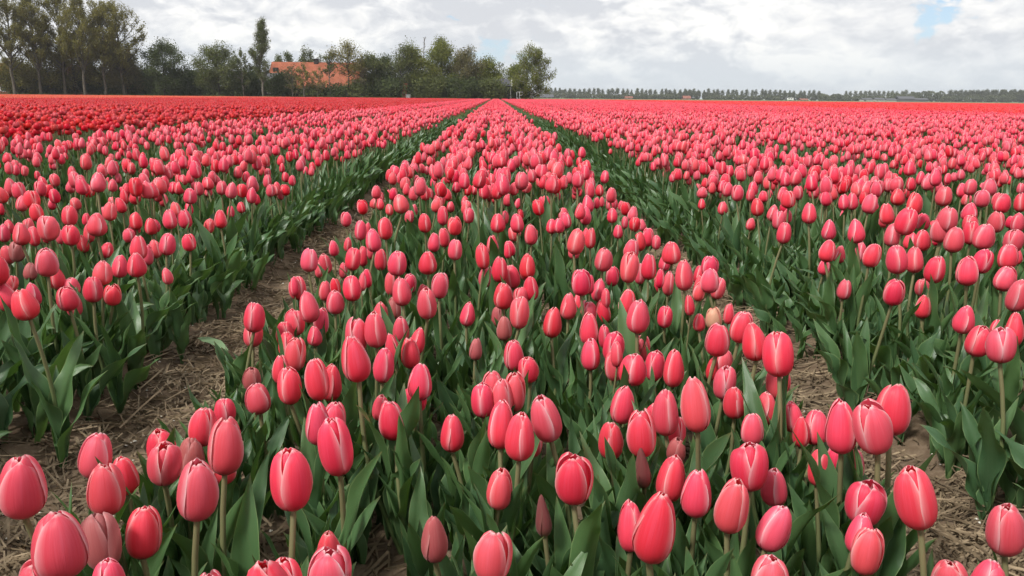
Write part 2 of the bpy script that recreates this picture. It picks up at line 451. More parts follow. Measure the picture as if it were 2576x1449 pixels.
def leaf_kind(rs, kind):
    if kind == 'up':    return dict(L_=rs.uniform(.20, .29), W_=rs.uniform(.036, .056), phi0=rs.uniform(.02, .20), phi1=rs.uniform(.15, .7), fold=rs.uniform(.45, .85), wav=rs.uniform(.10, .30), twist=rs.uniform(-1.3, 1.3))
    if kind == 'side':  return dict(L_=rs.uniform(.22, .30), W_=rs.uniform(.040, .060), phi0=rs.uniform(.06, .26), phi1=rs.uniform(.30, .85), fold=rs.uniform(.25, .6), wav=rs.uniform(.16, .36), twist=rs.uniform(-1.2, 1.2))
    return dict(L_=rs.uniform(.25, .32), W_=rs.uniform(.046, .064), phi0=rs.uniform(.18, .42), phi1=rs.uniform(.65, 1.2), fold=rs.uniform(.2, .5), wav=rs.uniform(.18, .38), twist=rs.uniform(-1.0, 1.0), droop=rs.uniform(0, .5) * (rs.rand() < .35))

_r = np.random.RandomState(11)
LEAF = {}
for kind, cnt in (('up', 14), ('side', 14), ('flop', 10)):
    LEAF[kind] = []
    for i in range(cnt):
        V, F, A = leaf(_r, k=_r.rand(), **leaf_kind(_r, kind))
        LEAF[kind].append(mesh('leaf', V, F, M_leaf, {'uvp': A}))
PETALS = []
for ci in range(len(CUPS)):
    for sd_ in range(2 if ci not in (OPEN_V, BUD_V) else 1):
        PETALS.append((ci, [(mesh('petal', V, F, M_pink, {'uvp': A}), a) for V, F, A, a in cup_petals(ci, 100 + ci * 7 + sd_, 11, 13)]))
_mb = MB(); _mb.tube([(0, 0, 0), (0, 0, .06), (0, 0, .30), (0, 0, .42)], [.10, .11, .08, .10], 8, cap=True)
for j in range(6):
    a = j * PI / 3; _mb.tube([(.1 * math.cos(a), .1 * math.sin(a), .03), (.17 * math.cos(a), .17 * math.sin(a), .45)], [.012, .03], 4)
HEART = _mb.build('flower_heart', M_stem)
_mb = MB(); _s = np.linspace(0, 1, 7)
STEMS = []
for j in range(6):
    b = MB(); wob = _r.uniform(-.06, .06, 2)
    P = np.stack([wob[0] * np.sin(_s * PI), wob[1] * np.sin(_s * PI), _s], 1)
    V0 = MB(); b.tube(P, np.linspace(1.25, 1.0, 7), 7)
    STEMS.append((b, P))

def stem_mesh(j, base, top, r):
    """a stem from base to top (local coordinates), slightly bowed"""
    b = MB(); base = np.array(base, float); top = np.array(top, float); Ln = np.linalg.norm(top - base)
    w_ = STEMS[j % 6][1]
    P = base + (top - base) * _s[:, None] + np.stack([w_[:, 0], w_[:, 1], 0 * _s], 1) * Ln
    b.tube(P, np.linspace(r * 1.25, r, 7), 7)
    return b.build('stem', M_stem)

# ------------------------------------------------------------------ the tulips one can pick out, read off the photograph:
# x, y, width, height of each flower cup in its sixth of the picture; b bud, d dull young flower, o open, y faded, l / r leaning
ZONES = {'A': (0, 966), 'B': (858.7, 966), 'C': (1717.3, 966), 'D': (0, 483), 'E': (858.7, 483), 'F': (1717.3, 483)}
CUP = {
'A': "165,765,320,480 725,540,225,320 800,790,260,375 940,690,190,280 445,1210,375,480 765,1185,260,405d 1085,1120,265,350 1240,600,235,320 1220,480,210,260 1440,560,200,290d 1530,325,200,275 1695,200,155,185 1705,465,250,405r 1680,620,190,260 1490,800,285,430 2195,715,290,440 1945,110,180,220 2183,15,180,265 2391,-33,180,300 2499,-12,165,270 2400,297,195,315 2520,282,180,270 2529,468,240,435l 290,1490,260,300 820,1490,230,290 1585,1580,200,290 2155,1490,260,310 2480,1230,180,250 2490,1430,310,350",
'B': "300,180,130,200 380,275,190,275 550,110,180,200 595,-20,185,270 835,370,180,265 1065,120,165,250 1210,100,165,260 1205,305,200,340 1310,60,150,280 1350,395,225,350 1440,430,150,240 1540,260,220,350l 1195,790,195,285 1755,720,260,345o 1520,990,140,340b 700,1165,200,380d 1145,1300,270,340 2125,155,180,280 2035,425,185,275 2265,370,225,350 2445,210,190,340 2350,260,120,330 2270,630,145,310b 2520,370,160,250 2490,710,210,330 2180,1070,190,370 2375,1080,320,520r 2530,500,140,180d 1143,27,165,240",
'C': "95,155,220,390 105,820,230,340 315,-10,160,240 390,140,160,235 625,180,180,240 705,-10,150,240 525,340,165,230 830,250,150,220 895,360,130,220 1005,330,175,240 1195,320,230,390 1430,330,260,390l 1585,190,250,370 1030,630,160,265 1165,590,170,280 1295,610,140,240 505,625,255,330o 375,920,245,400 690,775,190,270 695,1085,225,330 1755,860,295,440l 1375,900,260,300o 1345,1130,210,290 1390,1260,215,330 2440,1095,260,390 660,1470,290,320 2015,1490,260,320 2300,1500,250,320",
'D': "75,110,105,100 130,185,90,115 20,190,50,95 275,155,95,135 355,165,60,75 240,55,115,130 300,70,70,110 335,20,70,120 85,15,80,90 455,85,75,115 525,180,110,150 600,150,70,110 605,195,60,90 470,215,55,80 365,275,140,185 215,275,80,150 255,335,85,145 455,315,80,120 535,325,115,155 610,270,60,80 625,390,85,135 670,310,80,140 730,245,145,170 795,235,60,110 160,315,120,170 75,320,85,120 30,310,85,135 55,475,95,140 130,450,105,150d 430,420,80,125 310,430,60,60 230,600,95,130d 355,530,160,210 425,650,115,170 45,790,150,220 185,850,185,230 245,775,120,180 80,690,100,120 535,720,125,140 510,805,150,180 560,860,110,155 700,735,135,190 850,775,130,160 775,610,140,175 820,500,100,100 905,560,115,170 1030,550,140,180 1045,420,120,175 1115,475,80,150 1170,430,90,135 935,400,85,115 1000,330,85,110 1265,395,115,160 1425,380,95,130 1205,310,80,115 1140,260,90,125 1025,220,90,130 910,210,85,120 830,145,100,140 900,120,70,90 980,100,60,150 1030,75,85,120 1085,55,50,90 1155,85,75,120 1235,110,70,105 1280,205,105,145 1345,190,70,140 1395,205,95,140 1460,200,60,125 1540,300,80,130 1665,205,95,135 1740,205,60,120 1325,640,80,90 1880,70,80,120 1855,160,60,60 1920,120,60,90 1435,30,100,120 1245,40,70,90 1550,60,60,100 1640,50,80,100 1720,55,90,110 1580,20,90,70 840,10,70,100 710,30,90,120 600,30,80,80 910,40,55,80 2140,20,50,70 2200,20,65,90 1920,945,150,220 1910,1080,135,170 2335,515,125,170 2450,540,100,155 2540,520,80,130 2245,725,130,170 2455,745,95,150 2425,660,50,60 2530,830,130,180 2330,865,140,230 2420,980,130,205r 2225,985,140,190 2240,860,60,100 2375,1085,110,150 2150,1070,130,190 2175,1150,150,190 2230,1225,145,240 1900,1410,130,170d 2120,1340,130,210",
'E': "240,65,75,100 320,35,50,70 355,85,65,105 450,90,120,120 560,65,75,110 220,120,65,80 210,190,80,120 280,175,60,110 330,110,50,100 365,190,60,90 145,290,85,145 40,325,80,130 330,275,110,165 240,365,115,170 195,380,50,70 300,400,40,70 90,505,110,170 165,485,75,155 20,470,60,140 245,545,60,130 295,510,90,160 420,540,140,180 480,240,75,110 545,215,60,95d 630,235,95,140 680,165,85,120 765,180,80,140 725,95,80,90 830,165,60,90 870,40,65,85 920,50,60,100 960,30,70,75 950,145,65,100 855,255,110,140 915,230,75,130 990,250,80,130 700,380,95,140 775,345,85,140 860,435,105,155 650,535,140,170 1145,50,85,100 1095,75,55,85 1215,50,60,90 1270,50,75,100 1160,130,55,100 1220,135,70,105 1180,235,115,140 1185,305,80,125 1140,395,90,140 1065,485,105,190 1090,640,100,160 1195,585,115,185 1270,540,50,110 1315,160,60,60 1325,235,105,140 1390,235,40,80 1270,370,70,140 1340,375,80,130 1430,320,95,155 1400,415,60,60 1335,505,85,130 1405,560,120,180 1290,640,110,170 1365,35,80,70 1515,120,65,85 1570,140,70,90 1565,210,85,125 1585,40,85,110 1625,90,40,80 1740,65,40,65 1780,50,50,80 1690,215,95,120 1660,270,80,100 1560,370,85,125 1650,360,85,125 1765,235,85,130 1845,180,85,135 1860,90,90,130 1910,50,70,140 1775,375,130,190 1840,420,70,140 1880,350,80,150 1805,545,90,90 1915,170,50,90d 1955,130,40,100 2010,80,80,120 2080,130,65,100 2135,110,50,70 2180,145,75,110 2035,175,70,110 2155,235,80,125 2030,275,80,125 2105,285,50,110 2175,310,80,120 2235,270,60,80 2305,235,60,80 2315,340,85,140 2250,375,90,140 2080,395,75,115 2190,430,110,150 2330,460,65,95 2490,460,140,140 2440,530,90,130 1980,510,130,175 2045,635,95,150 2175,570,130,225 2320,565,110,190 2250,615,80,160 1810,680,140,200 1945,740,110,170 1715,860,125,200 1785,840,70,160 1855,800,60,90 1595,985,135,220 1860,900,130,150 1975,905,110,170 2010,900,70,130 1870,1030,145,240 1880,1225,145,230 1985,1090,90,200 2055,1165,150,240 2055,1310,140,230 2160,835,130,200 2240,935,165,255 2445,940,110,165 2260,1180,130,200 2385,690,80,140 2380,800,60,90 2470,690,90,200 2365,1310,140,230 2200,1340,200,230 2510,1330,150,280 2110,1390,80,140 80,725,130,190 115,810,60,70 385,690,105,180 455,750,135,210 515,690,100,150 645,840,145,235 625,760,100,120 745,705,125,195 395,880,110,160d 260,760,55,120b 955,920,115,180 1225,785,145,195 1355,785,110,130 1430,730,110,175 1360,710,60,70 1345,910,140,235 1185,935,95,160d 1230,1030,115,180d 1015,1185,100,165d 1300,1235,145,220 1410,1340,145,195 15,590,60,200 10,840,40,140 450,1035,120,190 295,920,125,180 255,1035,165,270 115,1080,160,260 105,1260,215,335 320,1305,160,265 385,1185,120,240 520,1215,140,225 575,1125,120,200",
'F': "10,625,130,230 205,560,120,160 130,630,90,140 125,720,90,175 205,670,135,180 265,725,110,165 75,840,90,120 235,955,125,165y 125,985,90,130 40,1010,60,130b 320,1000,80,100 265,1115,180,240 445,1020,170,235 540,1130,190,275 720,1220,220,330 725,1420,170,180 315,1270,130,170 225,1335,90,170 320,1400,150,180 150,25,85,60 135,120,60,100 295,80,50,70 310,150,75,105 420,75,85,120 470,100,65,120 565,115,95,130 525,150,60,110 635,205,85,130 640,125,70,90 725,210,90,140 740,150,70,110 765,310,105,155 830,245,70,130 505,300,70,110 705,55,80,110 795,55,110,130 625,70,70,70 885,55,80,100 955,160,110,155 1010,80,75,125 945,25,80,60 1150,120,85,120 1105,285,105,155 1095,445,120,165 1185,470,85,135 1070,560,90,130 1280,70,90,130 1265,170,85,125 1215,245,60,115 1310,295,125,180 1345,450,90,150 1430,480,130,175 1415,90,105,145 1360,120,60,150 1460,190,60,130 1540,165,105,155 1500,280,80,140 1590,325,125,175 1615,510,150,210 1750,510,125,195 1690,220,150,210 1810,225,95,130 1720,370,100,130 1810,365,115,160 1845,455,60,90 1905,585,140,200 1595,755,145,200 1220,735,100,150 1810,720,105,130 1815,865,115,175 2050,360,135,190 1935,290,130,180 1995,205,155,190 1875,330,50,120 2165,150,115,120 2170,240,110,120 2175,305,110,180 2275,335,145,195 2365,225,115,160 2430,265,70,110 2150,595,160,215 2265,520,130,185 2435,655,145,185 2455,490,140,185 2495,370,130,175 2550,570,50,150 2530,780,150,250 2125,960,155,215 2235,1125,170,230 2400,1155,200,260 2505,1040,130,250 2380,1030,110,130 2530,230,90,150 2410,85,110,150 2360,60,70,110 2260,50,110,120 2130,40,90,110 1970,30,120,150 1890,30,70,110 1750,90,110,170 1625,40,100,120 1545,20,100,90 2550,80,90,140 2100,150,70,100",
}
LABELS = {
'A165,765': 'big pink tulip touching the left picture edge, standing before the straw path',
'A445,1210': 'largest pink tulip in the lower left corner, egg shaped, stem out of sight',
'A765,1185': 'dull rose tulip close beside the largest one in the lower left corner',
'A1085,1120': 'round pink tulip on a short stem, right of the dull rose one',
'B1520,990': 'narrow closed dusty red bud low at the front of the middle bed',
'B2270,630': 'blunt closed dusty bud between pink tulips right of the opened front tulip',
'B1755,720': 'short pink tulip with parted petal tips near the front of the middle bed',
'B700,1165': 'slim dull pink tulip low at the front, alone among leaves',
'B1145,1300': 'pink tulip cut by the bottom edge, right of the slim dull one',
'B2375,1080': 'very large pink tulip leaning right, overlapping a smaller one at the front',
'B2180,1070': 'pink tulip partly hidden by the very large leaning one at the front',
'C1755,860': 'large pink tulip leaning over the straw path near the lower right corner',
'C2440,1095': 'big pink tulip touching the right picture edge near the bottom',
'C1585,190': 'tall pink tulip, highest of three large ones beside the path on the right',
'C1430,330': 'large leaning pink tulip, middle one of three beside the path on the right',
'C505,625': 'pink tulip with parted petals standing above the smaller ones on the right',
'F235,955': 'faded yellow and pink tulip among the pink ones at the bed edge',
'F720,1220': 'tall large pink tulip over the path, another flower behind its stem',
'E1015,1185': 'small dull rose tulip standing alone among leaves in the middle bed',
'D1920,945': 'pink tulip standing apart at the left rim of the middle bed',
'D230,600': 'small dark dull tulip low in the left bed under brighter ones',
}
_ones = 'zero one two three four five six seven eight nine ten eleven twelve thirteen fourteen fifteen sixteen seventeen eighteen nineteen'.split()
_tens = '- - twenty thirty forty fifty sixty seventy eighty ninety'.split()
def say(n): return _ones[n] if n < 20 else 'hundred' if n >= 100 else _tens[n // 10] + ('-' + _ones[n % 10] if n % 10 else '')
_ord = {'one': 'first', 'two': 'second', 'three': 'third', 'five': 'fifth', 'eight': 'eighth', 'nine': 'ninth', 'twelve': 'twelfth'}
def nth(n):
    h_, _, t_ = say(n).rpartition('-')
    t_ = _ord.get(t_) or (t_[:-1] + 'ieth' if t_.endswith('y') else t_ + 'th')
    return (h_ + '-' if h_ else '') + t_
def place_words(px, half=False):
    def f_(v): return say(int(v)) + ('', '-and-a-quarter', '-and-a-half', '-and-three-quarters')[int(v % 1 * 4)] if half else say(round(v))
    return f"{f_(max(px[0], 0) / 25.76)} percent across and {f_(min(px[1], 1449) / 14.49)} down the picture"

picked = []
rs = np.random.RandomState(3)
for z_, txt in CUP.items():
    ox, oy = ZONES[z_]
    for it in txt.split():
        fl = it.lstrip('0123456789,-'); x_, y_, w_, h_ = map(float, it[:len(it) - len(fl)].split(','))
        px, py, pw, ph = ox + x_ / 3, oy + y_ / 3, w_ / 3, h_ / 3
        d = ray(px, py)
        size = (pw * 1.0 + ph / 1.5) / 2
        nominal = .037 if 'b' in fl else .0455
        r1 = nominal * F_PX / size                        # how far the flower is if it has the usual size
        fwd = -(CMn.T @ d)[2]
        zc = CAM_H + d[2] * r1 / fwd
        zc = .55 * zc + .45 * .365
        zc = min(max(zc, .275), .455)
        t_ = (zc - CAM_H) / d[2]
        if t_ < 0: t_ = r1
        P = np.array([0, 0, CAM_H]) + d * t_
        depth = t_ * fwd
        W = pw * depth / F_PX; Hh = ph * depth / F_PX
        sn = -d[2]; cs = math.sqrt(1 - sn * sn)
        W = min(max(W, .024), .058)
        Hc = 1.04 * math.sqrt(max(Hh * Hh - (W * sn) ** 2 * .2, (.9 * W) ** 2)) / cs
        Hc = min(max(Hc, 1.25 * W), 2.1 * W if 'b' not in fl else 2.6 * W)
        picked.append(dict(P=P, W=W, H=Hc, fl=fl, px=(px, py), area=pw * ph, key=f'{z_}{int(x_)},{int(y_)}', depth=depth))
picked.sort(key=lambda p: -p['area'])
N_IND = 300
print('picked', len(picked), 'W', np.percentile([p['W'] for p in picked], [0, 10, 50, 90, 100]), 'z', np.percentile([p['P'][2] for p in picked], [0, 10, 50, 90, 100]), 'y', np.percentile([p['P'][1] for p in picked], [0, 10, 50, 90, 100]))

def bed_side(x):
    """distance from the bed's middle, -1..1"""
    q = ((x + BED_PITCH / 2) % BED_PITCH) - BED_PITCH / 2
    return q / .58

def pick_leaves(rs_, side):
    e_ = abs(side)
    kinds = ['side', 'up', 'up', 'side', 'up'] if e_ < .72 else ['flop', 'side', 'up', 'side', 'up']
    if rs_.rand() < .4: kinds = kinds[:4]
    return kinds

seen_labels = set()
group_of = {0: 'tulips in the middle bed', -1: 'tulips in the left bed', 1: 'tulips in the right bed'}
for i, p in enumerate(picked[:N_IND]):
    x, y, z = p['P']; fl = p['fl']
    rs = np.random.RandomState(1000 + i)
    lean = rs.normal(0, .022, 2)
    bx, by = x - lean[0], y - lean[1]
    bz = float(ground_z(bx, by)) - .006
    bed = int(round(x / BED_PITCH))
    bud = 'b' in fl
    root = empty('tulip_bud' if bud else 'pink_tulip', (bx, by, bz))
    lab = LABELS.get(p['key'])
    if not lab:
        look = 'closed dusky' if bud else 'dull rose' if 'd' in fl else 'tilted pink' if fl[:1] in ('l', 'r') else 'tall pink' if z > .42 else 'low pink' if z < .31 else 'slim pink' if p['H'] > 1.75 * p['W'] else 'rounded pink' if p['H'] < 1.35 * p['W'] else 'pink'
        lab = f"{look} tulip in the {['left', 'middle', 'right'][max(-1, min(1, bed)) + 1]} bed, {place_words(p['px'])}"
        if lab in seen_labels: lab = lab.replace('tulip in', 'overlapped tulip in')
        seen_labels.add(lab)
    tag(root, lab, 'tulip', group_of[max(-1, min(1, bed))])
    p['root'] = root
    # the cup
    tl = {'l': (-.20, 0), 'r': (.20, 0)}.get(fl[:1], (0, 0))
    ax = np.array([lean[0] * 2 + tl[0] + rs.normal(0, .085), lean[1] * 2 + rs.normal(0, .07), 1.0]); ax /= np.linalg.norm(ax)
    sx = p['W']; sz = p['H'] / 1.5
    base = np.array([x - bx, y - by, z - bz]) - ax * p['H'] * .5
    q = Vector((0, 0, 1)).rotation_difference(Vector(ax))
    fo = obj('flower', HEART, root)
    eul = (q.to_matrix() @ Matrix.Rotation(rs.uniform(0, 2 * PI), 3, 'Z')).to_euler()
    fo.location = base; fo.rotation_euler = eul; fo.scale = (sx, sx, sz)
    if bud: ci = [k_ for k_, c in enumerate(PETALS) if c[0] == BUD_V][0]
    elif 'o' in fl: ci = [k_ for k_, c in enumerate(PETALS) if c[0] == OPEN_V][0]
    else:
        ok = [k_ for k_, c in enumerate(PETALS) if c[0] not in (BUD_V, OPEN_V)]; ci = ok[rs.randint(len(ok))]
    tv = rs.uniform(.93, 1.0); tw = rs.uniform(-.06, .08)
    col = (tv, tv * (1 + tw), tv * (1 + tw * 1.6), 1)
    alt = M_bud if bud else M_dull if 'd' in fl else M_yellow if 'y' in fl else None
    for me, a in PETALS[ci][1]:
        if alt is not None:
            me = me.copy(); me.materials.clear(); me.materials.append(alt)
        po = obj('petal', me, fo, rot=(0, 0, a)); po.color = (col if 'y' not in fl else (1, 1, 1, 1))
    obj('stem', stem_mesh(i, (0, 0, 0), base, .0037 * (.75 + .25 * sx / .045)), root)
    side = bed_side(x)
    a0 = rs.uniform(0, 2 * PI)
    kinds_ = pick_leaves(rs, side if bed else side * .6)
    if abs(side) > .72 and bed: a0 = (0 if side > 0 else PI) + rs.normal(0, .5)
    for j, kd in enumerate(kinds_):
        lm = LEAF[kd][rs.randint(len(LEAF[kd]))]
        a = a0 + j * 2.4 + rs.normal(0, .35)
        zz = .0 if j < 2 else .018 * j
        s_ = rs.uniform(.80, 1.06) * min(1.08, max(.75, z / .36))
        if y < .95: s_ *= .8
        lo = np.array([x - bx, y - by, 0]) * (zz / max(z - bz, .1))
        obj('leaf', lm, root, (lo[0], lo[1], zz), (rs.normal(0, .06), rs.normal(0, .06), a), (s_, s_, s_))

# ------------------------------------------------------------------ the tulips beyond counting: scattered plants near, bed-wide patches far
lib_n = [0]
def library(name, meshes):
    c = bpy.data.collections.new(name)
    for i, me in enumerate(meshes):
        o = bpy.data.objects.new(f'{name}_{i:03d}', me); c.objects.link(o)
    return c

def plant_mesh(rs_, pm, cw=.045, chh=.066, zc=.36, edge=False, ci=None, nu=5, nv=7, k=None, open_=None):
    b = MB()
    ci = rs_.choice([0, 1, 2, 3, 4, 5, 6, 9, 10, 11]) if ci is None else ci
    lean = rs_.normal(0, .018, 2); kk = rs_.rand()
    axv = Vector((lean[0] * 3 + rs_.normal(0, .06), lean[1] * 3 + rs_.normal(0, .06), 1)).normalized()
    top = np.array([lean[0], lean[1], zc]); base = top - np.array(axv) * chh / 2
    Q = np.array(Vector((0, 0, 1)).rotation_difference(axv).to_matrix())
    spin = rs_.uniform(0, 6.3)
    for j in range(6):
        V, F, A = petal(rs_, j >= 3, nu, nv, k=kk, **CUPS[ci])
        V = rotz(V, (j % 3) * 2 * PI / 3 + (PI / 3 if j >= 3 else 0) + spin) * np.array([cw, cw, chh / 1.5])
        b.add(V @ Q.T + base, F, A, 0)
    w_ = STEMS[rs_.randint(6)][1][::2]; s4 = _s[::2]
    P = base * s4[:, None] + np.stack([w_[:, 0], w_[:, 1], 0 * s4], 1) * zc
    b.tube(P, np.linspace(.0046, .0036, len(s4)), 5, m=2)
    a0 = 0.0 if edge else rs_.uniform(0, 6.3)
    for j, kd in enumerate(['flop', 'side', 'up', 'side'] if edge else ['side', 'up', 'up', 'side']):
        kw = leaf_kind(rs_, kd)
        V, F, A = leaf(rs_, k=rs_.rand(), ns=9, ntv=5, **kw)
        V = rotz(V, a0 + j * 2.4 + rs_.normal(0, .3)) + np.array([0, 0, 0 if j < 2 else .04])
        b.add(V, F, A, 1)
    return b.build('plant', [pm, M_leaf, M_stem])

def patch_mesh(rs_, pm, cw, chh, n, length):
    """a stretch of bed with its flowers, for the distance"""
    b = MB()
    kr = 5
    v = np.array([0, .12, .4, .72, 1.0]); rr = np.array([.08, .40, .5, .40, .06])
    a = np.arange(kr) * 2 * PI / kr
    for _ in range(n):
        row = rs_.randint(5)
        x = (row - 2) * .24 + rs_.normal(0, .05); y = rs_.uniform(-length / 2, length / 2)
        z = rs_.normal(.36, .028) - (.015 if abs(row - 2) == 2 else 0)
        s_ = rs_.uniform(.85, 1.12)
        k = rs_.rand()
        V = np.stack([(rr[:, None] * np.cos(a + k * 6)[None]).ravel() * cw * s_ + x, (rr[:, None] * np.sin(a + k * 6)[None]).ravel() * cw * s_ + y, np.repeat(v - .5, kr) * chh * s_ + z], 1)
        V[:, 0] += (V[:, 2] - z) * rs_.normal(0, .12)
        F = [(i * kr + j, i * kr + (j + 1) % kr, (i + 1) * kr + (j + 1) % kr, (i + 1) * kr + j) for i in range(4) for j in range(kr)]
        uu = np.tile(np.where(np.arange(kr) == 0, .86, .35), 5)
        b.add(V, F, np.stack([uu, np.repeat(np.array([.05, .18, .34, .55, .78]), kr), np.full(5 * kr, k)], 1), 0)
        b.add([(x - .004, y, 0), (x + .004, y, 0), (x + .004, y, z - chh * .4), (x - .004, y, z - chh * .4)], [(0, 1, 2, 3)], [(0, 0, k), (0, 0, k), (0, .8, k), (0, .8, k)], 2)
        for _l in range(2):
            t_ = rs_.uniform(0, 6.3); o_ = np.array([math.cos(t_), math.sin(t_), 0]); pz = np.array([-o_[1], o_[0], 0])
            c0 = np.array([x, y, 0.0]); Ln = rs_.uniform(.18, .27)
            c1 = c0 + o_ * Ln * .35 + np.array([0, 0, Ln * .6]); c2 = c0 + o_ * Ln * .75 + np.array([0, 0, Ln * .8])
            b.add([c0 - pz * .012, c0 + pz * .012, c1 + pz * .026, c2, c1 - pz * .026], [(0, 1, 2, 4), (4, 2, 3)], [(.5, 0, k), (.5, 0, k), (.5, .5, k), (.5, .9, k), (.5, .5, k)], 1)
    return b.build('patch', [pm, M_leaf, M_stem])

def scatter(name, pts, rots, scls, vi, coll):
    me = bpy.data.meshes.new(name)
    me.from_pydata(np.asarray(pts, float).tolist(), [], [])
    for nm, arr in (('rot', rots), ('scl', scls)):
        a = me.attributes.new(nm, 'FLOAT_VECTOR', 'POINT'); a.data.foreach_set('vector', np.asarray(arr, np.float32).ravel())
    a = me.attributes.new('vi', 'INT', 'POINT'); a.data.foreach_set('value', np.asarray(vi, np.int32))
    o = obj(name, me)
    g = bpy.data.node_groups.new(name + '_scatter', 'GeometryNodeTree')
    g.interface.new_socket('Geometry', in_out='INPUT', socket_type='NodeSocketGeometry')
    g.interface.new_socket('Geometry', in_out='OUTPUT', socket_type='NodeSocketGeometry')
    gi = g.nodes.new('NodeGroupInput'); go = g.nodes.new('NodeGroupOutput')
    iop = g.nodes.new('GeometryNodeInstanceOnPoints'); ci = g.nodes.new('GeometryNodeCollectionInfo')
    ci.inputs['Collection'].default_value = coll; ci.inputs['Separate Children'].default_value = True; ci.inputs['Reset Children'].default_value = True
    iop.inputs['Pick Instance'].default_value = True
    def na(dt, nm):
        n = g.nodes.new('GeometryNodeInputNamedAttribute'); n.data_type = dt; n.inputs['Name'].default_value = nm; return n.outputs['Attribute']
    g.links.new(gi.outputs[0], iop.inputs['Points']); g.links.new(ci.outputs[0], iop.inputs['Instance'])
    g.links.new(na('INT', 'vi'), iop.inputs['Instance Index'])
    e2r = g.nodes.new('FunctionNodeEulerToRotation'); g.links.new(na('FLOAT_VECTOR', 'rot'), e2r.inputs[0]); g.links.new(e2r.outputs[0], iop.inputs['Rotation'])
    g.links.new(na('FLOAT_VECTOR', 'scl'), iop.inputs['Scale'])
    g.links.new(iop.outputs[0], go.inputs[0])
    md = o.modifiers.new('scatter', 'NODES'); md.node_group = g
    return o

NEAR_END = 22.0
PATCH_L = 2.0
def in_view_x(y, marg=3.0): return .64 * max(y, 0) + marg

def red_individuals(cands, zc, cw, chh):
    rs_ = np.random.RandomState(91)
    flowers = []
    for i in range(8):
        b = MB(); kk = rs_.rand(); ci = [4, 7, 2, 4][i % 4]
        for j in range(6):
            V, F, A = petal(rs_, j >= 3, 7, 9, k=kk, **CUPS[ci])
            b.add(rotz(V, (j % 3) * 2 * PI / 3 + (PI / 3 if j >= 3 else 0)) * np.array([cw, cw, chh / 1.5]), F, A)
        flowers.append(b.build('flower', M_red))
    stems = [stem_mesh(j, (0, 0, 0), (0, 0, zc - chh / 2), .0042) for j in range(6)]
    for (x, y, s_, px) in cands:
        rt = empty('red_tulip', (x, y, float(ground_z(x, y)) - .006), rs_.uniform(0, 6.28)); rt.scale = (s_, s_, s_)
        rt.rotation_euler = (rs_.normal(0, .05), rs_.normal(0, .05), rt.rotation_euler[2])
        obj('flower', flowers[rs_.randint(8)], rt, (0, 0, zc - chh / 2), (rs_.normal(0, .12), rs_.normal(0, .12), 0))
        obj('stem', stems[rs_.randint(6)], rt)
        for j, kd in enumerate(('side', 'up')): obj('leaf', LEAF[kd][rs_.randint(len(LEAF[kd]))], rt, rot=(0, 0, j * 2.6))
        lab = f"red tulip in near red rows, {place_words(px, True)}"
        for alt_ in ('red tulip behind another', 'half-hidden red tulip', 'mostly covered red tulip'):
            if lab not in seen_labels: break
            lab = f"{alt_} in near red rows, {place_words(px, True)}"
        seen_labels.add(lab)
        tag(rt, lab, 'tulip', 'red tulips nearest the pink beds')

